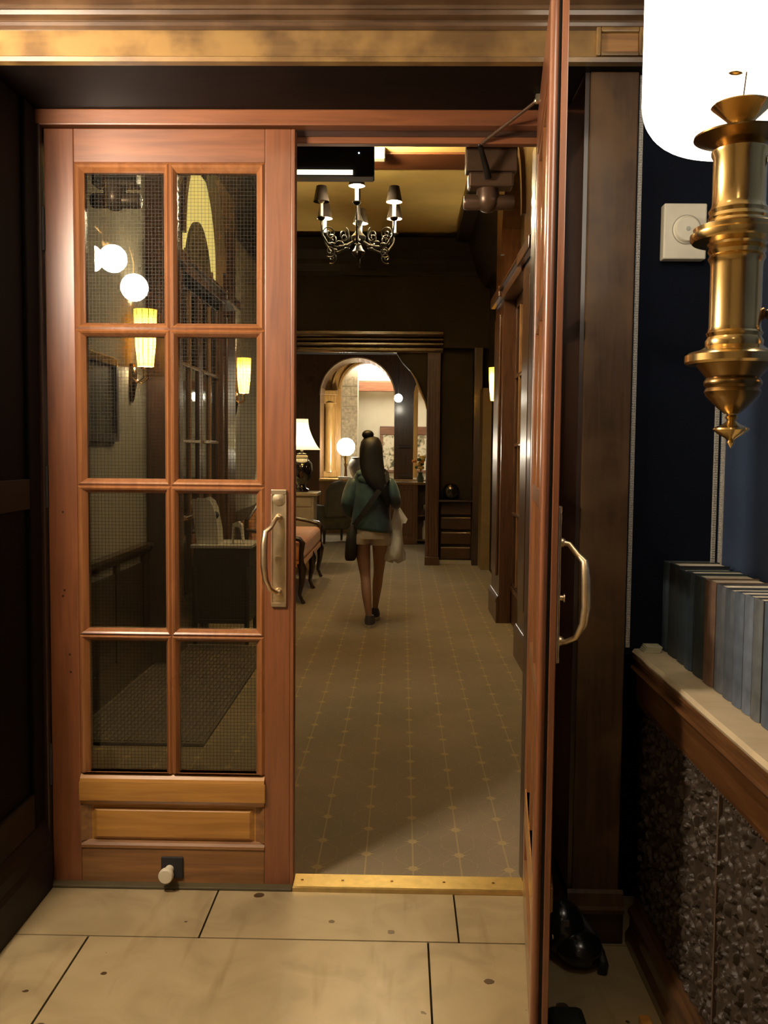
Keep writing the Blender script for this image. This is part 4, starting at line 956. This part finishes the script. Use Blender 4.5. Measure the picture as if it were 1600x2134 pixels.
cb = tag(empty('side_cabinet', (-1.33, 11.8, 0)), 'pale panelled cabinet under the table lamp at the hall end', 'cabinet')
CABM = plain('pale_stone_paint', (0.42, 0.36, 0.24), 0.5)
box('body', CABM, -0.28, 0.24, -0.2, 0.22, 0.05, 0.93, cb, 0.006)
box('cabinet_top', CABM, -0.31, 0.29, -0.24, 0.26, 0.93, 0.975, cb, 0.01)
box('plinth', CABM, -0.29, 0.26, -0.22, 0.24, 0, 0.07, cb, 0.006)
for x in (-0.25, -0.01): box('door', CABM, x, x+0.22, -0.215, -0.2, 0.12, 0.78, cb, 0.008)
box('drawer', CABM, -0.25, 0.21, -0.215, -0.2, 0.80, 0.91, cb, 0.006)
bl2 = tag(MB().lathe([(0.0, 0.0), (0.05, 0.002), (0.085, 0.03), (0.104, 0.085), (0.098, 0.14), (0.07, 0.185), (0.035, 0.198), (0.0, 0.2)], (0, 0, 0), 28).build('round_vase', plain('black_glaze', (0.005, 0.006, 0.007), 0.1, 0, 0.1, coat=1.0), None), 'round black glossy vase on the recess ledge by the far doorway', 'vase')
bl2.location = (0.655, 12.42, 0.86); bl2.scale = (1.1, 0.85, 1.1)

# ---- beyond the opening
ac = tag(empty('armchair', (-1.12, 15.3, 0), 0.5), 'grey-olive armchair in front of the far arcade', 'armchair')
ACM = plain('grey_olive_fabric', (0.085, 0.075, 0.05), 0.8, 0, 0.2, 10)
box('seat', ACM, -0.28, 0.28, -0.28, 0.28, 0.22, 0.46, ac, 0.05)
MB().prism([(-0.28, 0.42), (0.28, 0.42), (0.25, 0.85), (0.16, 0.98), (0.0, 1.02), (-0.16, 0.98), (-0.25, 0.85)], -0.33, -0.22, 1).build('backrest', ACM, ac, 0.03)
for x in (-0.30, 0.30): MB().box(x-0.05, x+0.05, -0.28, 0.28, 0.2, 0.62).build('arm', ACM, ac, 0.03)
for x in (-0.27, 0.27):
    for y in (-0.25, 0.25): MB().lathe([(0.018, 0), (0.028, 0.22)], (x, y, 0), 10).build('leg', DARKZ, ac)
bar = tag(empty('bar_cabinet', (0.45, 15.25, 0)), 'brown wooden bar cabinet with open shelves right of the walker', 'cabinet')
BARM = wood('bar_wood', (0.09, 0.04, 0.017), (0.17, 0.08, 0.032), 2, 0.35)
MB().box(-0.62, -0.22, -0.25, 0.25, 0, 0.96).build('body', BARM, bar, 0.006)
MB().box(-0.22, 0.7, 0.15, 0.25, 0, 0.96).box(-0.22, -0.19, -0.25, 0.15, 0, 0.96).box(0.02, 0.7, -0.25, 0.15, 0, 0.96).box(-0.19, 0.02, -0.25, 0.15, 0.06, 0.08).box(-0.19, 0.02, -0.25, 0.15, 0.46, 0.475).build('shelf_unit', BARM, bar)
box('bar_top', wood('bar_top_wood', (0.22, 0.11, 0.04), (0.36, 0.2, 0.07), 0, 0.25), -0.66, 0.72, -0.29, 0.28, 0.96, 1.0, bar, 0.008)
box('door', BARM, -0.58, -0.27, -0.265, -0.25, 0.15, 0.88, bar, 0.01)
box('plinth', BARM, -0.63, -0.20, -0.27, 0.2, 0, 0.09, bar, 0.006)
b1 = tag(MB().lathe([(0.03, 0), (0.032, 0.02), (0.032, 0.17), (0.012, 0.22), (0.011, 0.30), (0.0, 0.302)], (0, 0, 0), 16).build('bottle', plain('pale_bottle', (0.75, 0.7, 0.58), 0.2), None), 'pale slim bottle on the lower shelf of the bar cabinet', 'bottle')
b1.location = (0.37, 15.12, 0.08)
b2 = tag(MB().lathe([(0.03, 0), (0.006, 0.01), (0.006, 0.06), (0.035, 0.10), (0.04, 0.16)], (0, 0, 0), 16).build('goblet', plain('silver', (0.7, 0.66, 0.58), 0.2, 1.0), None), 'silver goblet on the upper shelf of the bar cabinet', 'goblet')
b2.location = (0.37, 15.12, 0.475)
fv = tag(empty('flower_vase', (0.30, 15.2, 1.0)), 'vase of orange flowers on the bar beside the far post', 'flowers')
MB().lathe([(0.05, 0), (0.06, 0.06), (0.035, 0.13), (0.045, 0.16)], (0, 0, 0), 16).build('vase', plain('green_vase', (0.06, 0.08, 0.03), 0.3), fv)
FM = [plain('flower_orange', (0.75, 0.24, 0.03), 0.6), plain('flower_yellow', (0.75, 0.45, 0.08), 0.6), plain('leaf_green', (0.06, 0.09, 0.02), 0.6)]
random.seed(9)
for i in range(16):
    a = random.uniform(0, 2*PI); r = random.uniform(0.02, 0.11); z = random.uniform(0.2, 0.42)
    m = MB(); p = Vector((r*math.cos(a), r*math.sin(a), z))
    m.tube([(0, 0, 0.12), p*0.6+Vector((0, 0, 0.05)), p], 0.003, 5)
    for q in range(6):
        b = 2*PI*q/6; m.ball(p+Vector((0.022*math.cos(b), 0.022*math.sin(b), 0.008)), 0.016, 6, 5, (1.2, 1.2, 1.6))
    m.build('blossom' if i % 4 else 'leaf_spray', FM[2] if i % 4 == 0 else FM[i % 2], fv)
ur = tag(MB().lathe([(0.08, 0), (0.06, 0.03), (0.11, 0.12), (0.15, 0.26), (0.14, 0.38), (0.09, 0.46), (0.10, 0.49), (0.0, 0.5)], (0, 0, 0), 24).build('stone_urn', plain('grey_stone_urn', (0.16, 0.14, 0.11), 0.6), None), 'grey stone urn on the far counter beside the globe lamp', 'urn')
ur.location = (-0.85, 17.06, 0.985); ur.scale = (0.8, 0.8, 0.8)
pp = tag(MB().box(-1.15, -0.93, 16.90, 16.97, 0.985, 1.03).build('paper_stack', WPAP, None, 0.004), 'white papers at the front edge of the far counter', 'papers')
pc = tag(empty('wall_painting', (0.02, 20.98, 1.53)), 'wide painting in a red-brown frame on the far cream wall', 'painting')
FRM = wood('painting_frame', (0.12, 0.05, 0.025), (0.24, 0.11, 0.05), 0, 0.4)
MB().box(-0.52, 0.62, -0.05, 0, 0.33, 0.52).box(-0.52, 0.62, -0.05, 0, -0.52, -0.45).box(-0.52, -0.45, -0.05, 0, -0.45, 0.33).box(0.55, 0.62, -0.05, 0, -0.45, 0.33).build('frame', FRM, pc, 0.012)
def painting():
    m, nt, b = mat('painting_canvas')
    tc = nd(nt, 'ShaderNodeTexCoord'); n = nd(nt, 'ShaderNodeTexNoise'); n.inputs['Scale'].default_value = 7; n.inputs['Detail'].default_value = 5; n.inputs['Distortion'].default_value = 1.5
    nt.links.new(tc.outputs['Object'], n.inputs['Vector'])
    r = ramp(nt, n.outputs['Fac'], [(0.36, (0.07, 0.08, 0.05)), (0.44, (0.35, 0.28, 0.16)), (0.52, (0.68, 0.60, 0.42)), (0.8, (0.72, 0.66, 0.5))])
    nt.links.new(r.outputs[0], b.inputs['Base Color'])
    return m
box('canvas', painting(), -0.46, 0.56, -0.03, -0.005, -0.46, 0.34, pc)

# ================================================================ THE WALKER
def person():
    o = tag(empty('person', (-0.262, 7.93, 0)), 'long-haired person in a teal jacket and cream shorts walking away down the hall', 'person')
    SKIN = plain('skin', (0.36, 0.20, 0.13), 0.5, 0, 0.08, 6)
    P = []; E_ = []; R = []
    def v(p, r, fr=None):
        P.append(p); R.append(r)
        if fr is not None: E_.append((fr, len(P)-1))
        return len(P)-1
    pel = v((0.0, 0, 0.85), (0.13, 0.10))
    wa = v((0.005, 0, 1.02), (0.105, 0.08), pel)
    chn = v((0.005, 0, 1.19), (0.105, 0.075), wa)
    nk0 = v((0.0, -0.005, 1.315), 0.055, chn)
    nk1 = v((0.0, 0.0, 1.38), 0.048, nk0)
    hd0 = v((0.0, 0.02, 1.44), (0.062, 0.075), nk1)
    hd1 = v((0.0, 0.015, 1.52), (0.075, 0.092), hd0)
    hd2 = v((0.0, 0.01, 1.585), (0.055, 0.065), hd1)
    # arms
    s = v((-0.125, -0.005, 1.25), 0.036, chn); e = v((-0.195, -0.06, 1.06), 0.040, s); w = v((-0.165, 0.09, 0.93), 0.027, e)
    hnds = [(w, (-0.145, 0.15, 0.90), -1)]
    s = v((0.128, -0.005, 1.25), 0.036, chn); e = v((0.205, -0.05, 1.08), 0.040, s); w = v((0.215, 0.09, 1.03), 0.027, e)
    hnds.append((w, (0.215, 0.145, 1.015), 1))
    for wr_, hp, sd in hnds:
        pm = v(hp, (0.026, 0.018), wr_)
        for k in range(4):
            b = (hp[0]+(k-1.5)*0.010*sd, hp[1]+0.035, hp[2]-0.004*abs(k-1.5))
            q = v(b, 0.0085, pm); q = v((b[0], b[1]+0.018, b[2]-0.022-0.003*(k in (1, 2))), 0.008, q); v((b[0], b[1]-0.004, b[2]-0.042-0.004*(k in (1, 2))), 0.007, q)
        q = v((hp[0]-0.032*sd, hp[1]+0.01, hp[2]-0.012), 0.009, pm); v((hp[0]-0.034*sd, hp[1]+0.032, hp[2]-0.030), 0.0075, q)
    # legs : near foot (left) planted, right leg a step ahead
    h = v((-0.075, 0.0, 0.79), 0.082, pel); t = v((-0.062, 0.0, 0.62), 0.068, h); k_ = v((-0.040, 0.0, 0.43), 0.046, t); c = v((-0.030, -0.045, 0.31), 0.047, k_); a = v((-0.004, -0.055, 0.085), 0.027, c); f = v((0.0, 0.0, 0.045), 0.028, a); v((0.0, 0.09, 0.03), 0.024, f)
    h = v((0.080, 0.01, 0.79), 0.082, pel); t = v((0.080, 0.08, 0.62), 0.066, h); k_ = v((0.068, 0.17, 0.44), 0.046, t); c = v((0.056, 0.21, 0.33), 0.047, k_); a = v((0.038, 0.30, 0.125), 0.027, c); f = v((0.032, 0.36, 0.07), 0.028, a); v((0.032, 0.44, 0.05), 0.024, f)
    skin_obj('body', P, E_, R, SKIN, o, 2, 0)
    # face (turned away, but there): nose, ears
    MB().ball((0, 0.112, 1.475), 0.014, 8, 6, (0.8, 1, 1.4)).ball((-0.072, 0.015, 1.48), 0.022, 8, 6, (0.4, .8, 1.2)).ball((0.072, 0.015, 1.48), 0.022, 8, 6, (0.4, .8, 1.2)).build('nose_and_ears', SKIN, o)
    MB().ball((-0.030, 0.098, 1.50), 0.011, 8, 6).ball((0.030, 0.098, 1.50), 0.011, 8, 6).build('eye', MATTE, o)
    MB().ball((0, 0.100, 1.435), 0.018, 8, 6, (1.2, .5, .4)).build('mouth', plain('lips', (0.3, 0.1, 0.08), 0.5), o)
    # hair
    HAIR = plain('black_hair', (0.006, 0.006, 0.007), 0.5, 0, 0.4, 60, spec=0.3)
    hr = [(0.0, 0.0, 1.625, 0.01, 0.012), (0.0, 0.0, 1.612, 0.060, 0.065), (0.0, -0.010, 1.575, 0.086, 0.092), (0.0, -0.02, 1.52, 0.096, 0.095), (0.003, -0.035, 1.45, 0.099, 0.088), (0.008, -0.055, 1.38, 0.100, 0.074),
          (0.022, -0.090, 1.30, 0.098, 0.052), (0.050, -0.110, 1.23, 0.088, 0.038), (0.095, -0.112, 1.16, 0.060, 0.030), (0.130, -0.11, 1.09, 0.034, 0.022), (0.15, -0.10, 1.03, 0.012, 0.010)]
    hm = MB(); vs, fs = [], []; n = 40
    for i, (cx, cy, z, rx, ry) in enumerate(hr):
        for k in range(n):
            a = 2*PI*k/n; f = 1+(0.025*math.sin(11*a+z*20)+0.02*math.sin(17*a-z*9))*(1 if i > 3 else 0.3)
            vs.append((cx+rx*f*math.cos(a), cy+ry*f*math.sin(a), z))
    for i in range(len(hr)-1):
        for k in range(n): k2 = (k+1) % n; fs.append((i*n+k, i*n+k2, (i+1)*n+k2, (i+1)*n+k))
    hm.add(vs, fs, True)
    hm.build('hair', HAIR, o)
    MB().ball((-0.028, -0.02, 1.635), 0.046, 16, 10, (1.1, 1, .85)).build('hair_bun', HAIR, o)
    # jacket
    m, nt, b = mat('teal_jacket')
    tc = nd(nt, 'ShaderNodeTexCoord'); n = nd(nt, 'ShaderNodeTexNoise'); n.inputs['Scale'].default_value = 4.2; n.inputs['Detail'].default_value = 4
    nt.links.new(tc.outputs['Object'], n.inputs['Vector'])
    r = ramp(nt, n.outputs['Fac'], [(0.40, (0.014, 0.022, 0.034)), (0.54, (0.022, 0.065, 0.070)), (0.72, (0.060, 0.130, 0.122))])
    nt.links.new(r.outputs[0], b.inputs['Base Color']); b.inputs['Roughness'].default_value = 0.5; b.inputs['Sheen Weight'].default_value = 0.3
    bump(nt, b, n.outputs['Fac'], 0.5, 0.03)
    JK = m
    jr = []
    for z, rx, ry, cx in ((0.825, 0.172, 0.122, 0.005), (0.85, 0.176, 0.126, 0.004), (0.92, 0.166, 0.120, 0.003), (1.0, 0.158, 0.113, 0.002), (1.1, 0.158, 0.112, 0.0), (1.2, 0.160, 0.110, 0.0), (1.26, 0.156, 0.102, 0), (1.305, 0.130, 0.090, 0), (1.335, 0.085, 0.076, 0), (1.36, 0.064, 0.066, 0)):
        jr.append((cx, -0.004, z, rx, ry))
    jk = MB(); nseg = 36
    vs, fs = [], []
    for (cx, cy, z, rx, ry) in jr:
        for k in range(nseg):
            a = 2*PI*k/nseg; fold = 1+0.03*math.sin(5*a+z*9)+0.02*math.sin(9*a-z*14)
            zz = z-(0.022*math.cos(a) if z < 0.9 else 0)
            vs.append((cx+rx*fold*math.cos(a), cy+ry*fold*math.sin(a), zz))
    for i in range(len(jr)-1):
        for k in range(nseg): k2 = (k+1) % nseg; fs.append((i*nseg+k, i*nseg+k2, (i+1)*nseg+k2, (i+1)*nseg+k))
    jo = jk.add(vs, fs, True).build('jacket', JK, o)
    sd = jo.modifiers.new('thick', 'SOLIDIFY'); sd.thickness = 0.006
    for sx, pts in ((-1, [(-0.125, -0.01, 1.275), (-0.172, -0.03, 1.17), (-0.200, -0.06, 1.06), (-0.185, 0.01, 0.98), (-0.168, 0.075, 0.935)]), (1, [(0.130, -0.01, 1.275), (0.182, -0.03, 1.18), (0.208, -0.05, 1.08), (0.214, 0.0, 1.045), (0.216, 0.07, 1.032)])):
        skin_obj('sleeve', pts, [(i, i+1) for i in range(4)], [0.062, 0.060, 0.056, 0.048, 0.040], JK, jo, 2, 0)
    MB().ball((0.0, -0.088, 1.262), 0.06, 18, 12, (1.75, 0.55, 0.95)).ball((-0.075, -0.062, 1.305), 0.045, 12, 8, (1.1, .9, .9)).ball((0.078, -0.062, 1.305), 0.045, 12, 8, (1.1, .9, .9)).build('hood', JK, jo)
    # shorts
    SH = plain('cream_shorts', (0.56, 0.47, 0.34), 0.75, 0, 0.1, 14, 0.3)
    so = MB().rings([(0.0, 0.0, 0.76, 0.162, 0.118), (0.0, 0, 0.80, 0.163, 0.122), (0.0, 0, 0.86, 0.155, 0.115), (0, 0, 0.93, 0.135, 0.10)], 28)
    so.rings([(-0.080, 0.0, 0.712, 0.092, 0.098), (-0.080, 0.0, 0.74, 0.092, 0.104), (-0.076, 0.0, 0.80, 0.086, 0.108)], 24)
    so.rings([(0.082, 0.03, 0.700, 0.092, 0.098), (0.082, 0.025, 0.74, 0.092, 0.106), (0.078, 0.01, 0.80, 0.086, 0.108)], 24)
    so.build('shorts', SH, o)
    # shoes
    SHO = plain('grey_shoe', (0.055, 0.045, 0.050), 0.6); SOL = plain('white_sole', (0.50, 0.45, 0.36), 0.5)
    for (x, y, z, p) in ((0.0, 0.0, 0.0, 0.0), (0.032, 0.37, 0.0, 0.0)):
        u = MB().rings([(x, y+0.02, z+0.026, 0.047, 0.125), (x, y+0.018, z+0.05, 0.046, 0.122), (x, y-0.01, z+0.078, 0.040, 0.088), (x, y-0.045, z+0.105, 0.034, 0.048)], 24).build('shoe', SHO, o)
        MB().rings([(x, y+0.02, z, 0.047, 0.127), (x, y+0.02, z+0.028, 0.050, 0.130)], 24).build('sole', SOL, u)
    return o
person()
bg = tag(empty('crossbody_bag', (-0.262, 7.93, 0)), 'black crossbody bag hanging at the walker\'s left hip', 'bag')
MB().rings([(-0.168, -0.06, 0.575, 0.040, 0.06), (-0.165, -0.06, 0.60, 0.050, 0.075), (-0.160, -0.06, 0.72, 0.050, 0.08), (-0.150, -0.06, 0.83, 0.044, 0.07), (-0.140, -0.06, 0.875, 0.020, 0.05)], 20).build('pouch', MATTE, bg)
sp = [(-0.135, -0.115, 0.87), (-0.07, -0.134, 0.96), (0.0, -0.140, 1.06), (0.06, -0.138, 1.15), (0.11, -0.132, 1.22), (0.145, -0.08, 1.285), (0.135, 0.0, 1.335), (0.09, 0.08, 1.29)]
m = MB(); vs, fs = [], []
for (x, y, z) in sp: vs += [(x-0.016, y, z+0.016), (x+0.016, y, z-0.016), (x+0.016, y-0.006, z-0.016), (x-0.016, y-0.006, z+0.016)]
for i in range(len(sp)-1):
    for k in range(4): k2 = (k+1) % 4; fs.append((i*4+k, i*4+k2, (i+1)*4+k2, (i+1)*4+k))
m.add(vs, fs).build('strap', MATTE, bg)
wb_m, nt, b = mat('white_plastic_film')
b.inputs['Base Color'].default_value = (0.78, 0.74, 0.64, 1); b.inputs['Roughness'].default_value = 0.4; b.inputs['Transmission Weight'].default_value = 0.15; b.inputs['Subsurface Weight'].default_value = 0.0
pb = tag(empty('plastic_bag', (-0.262, 7.93, 0)), 'white plastic carrier bag held in the walker\'s right hand', 'bag')
vs, fs = [], []; n = 24
lv = [(0.222, 0.135, 1.02, 0.016, 0.02), (0.232, 0.13, 0.97, 0.035, 0.03), (0.225, 0.12, 0.90, 0.045, 0.05), (0.205, 0.11, 0.80, 0.060, 0.08), (0.190, 0.11, 0.70, 0.095, 0.10), (0.190, 0.11, 0.62, 0.105, 0.105), (0.205, 0.11, 0.565, 0.085, 0.085), (0.215, 0.11, 0.545, 0.03, 0.03)]
for i, (cx, cy, z, rx, ry) in enumerate(lv):
    for k in range(n):
        a = 2*PI*k/n; f = 1+0.10*math.sin(4*a+i*1.3)+0.07*math.sin(7*a-i)
        vs.append((cx+rx*f*math.cos(a), cy+ry*f*math.sin(a), z+0.012*math.sin(3*a+i)))
for i in range(len(lv)-1):
    for k in range(n): k2 = (k+1) % n; fs.append((i*n+k, i*n+k2, (i+1)*n+k2, (i+1)*n+k))
MB().add(vs, fs, True).build('sack', wb_m, pb)
MB().add([(0.225, 0.12, 1.00), (0.25, 0.115, 1.01), (0.315, 0.11, 0.915), (0.30, 0.11, 0.88), (0.255, 0.115, 0.875), (0.225, 0.12, 0.89),
          (0.225, 0.135, 1.00), (0.25, 0.13, 1.01), (0.315, 0.118, 0.915), (0.30, 0.118, 0.88), (0.255, 0.13, 0.875), (0.225, 0.135, 0.89)],
         [(0, 1, 2, 3, 4, 5), (11, 10, 9, 8, 7, 6)]+[(i, i+6, (i+1) % 6+6, (i+1) % 6) for i in range(6)]).build('handle_flap', wb_m, pb)
MB().tube([(0.205, 0.17, 1.00), (0.215, 0.175, 0.965), (0.228, 0.15, 0.95)], 0.006, 6).tube([(0.222, 0.135, 1.01), (0.217, 0.165, 1.00), (0.215, 0.172, 0.975)], 0.006, 6).build('handle', wb_m, pb)
try:
    S.cycles.sample_clamp_indirect = 4.0
    S.cycles.max_bounces = 8
    S.cycles.transparent_max_bounces = 24
except Exception:
    pass
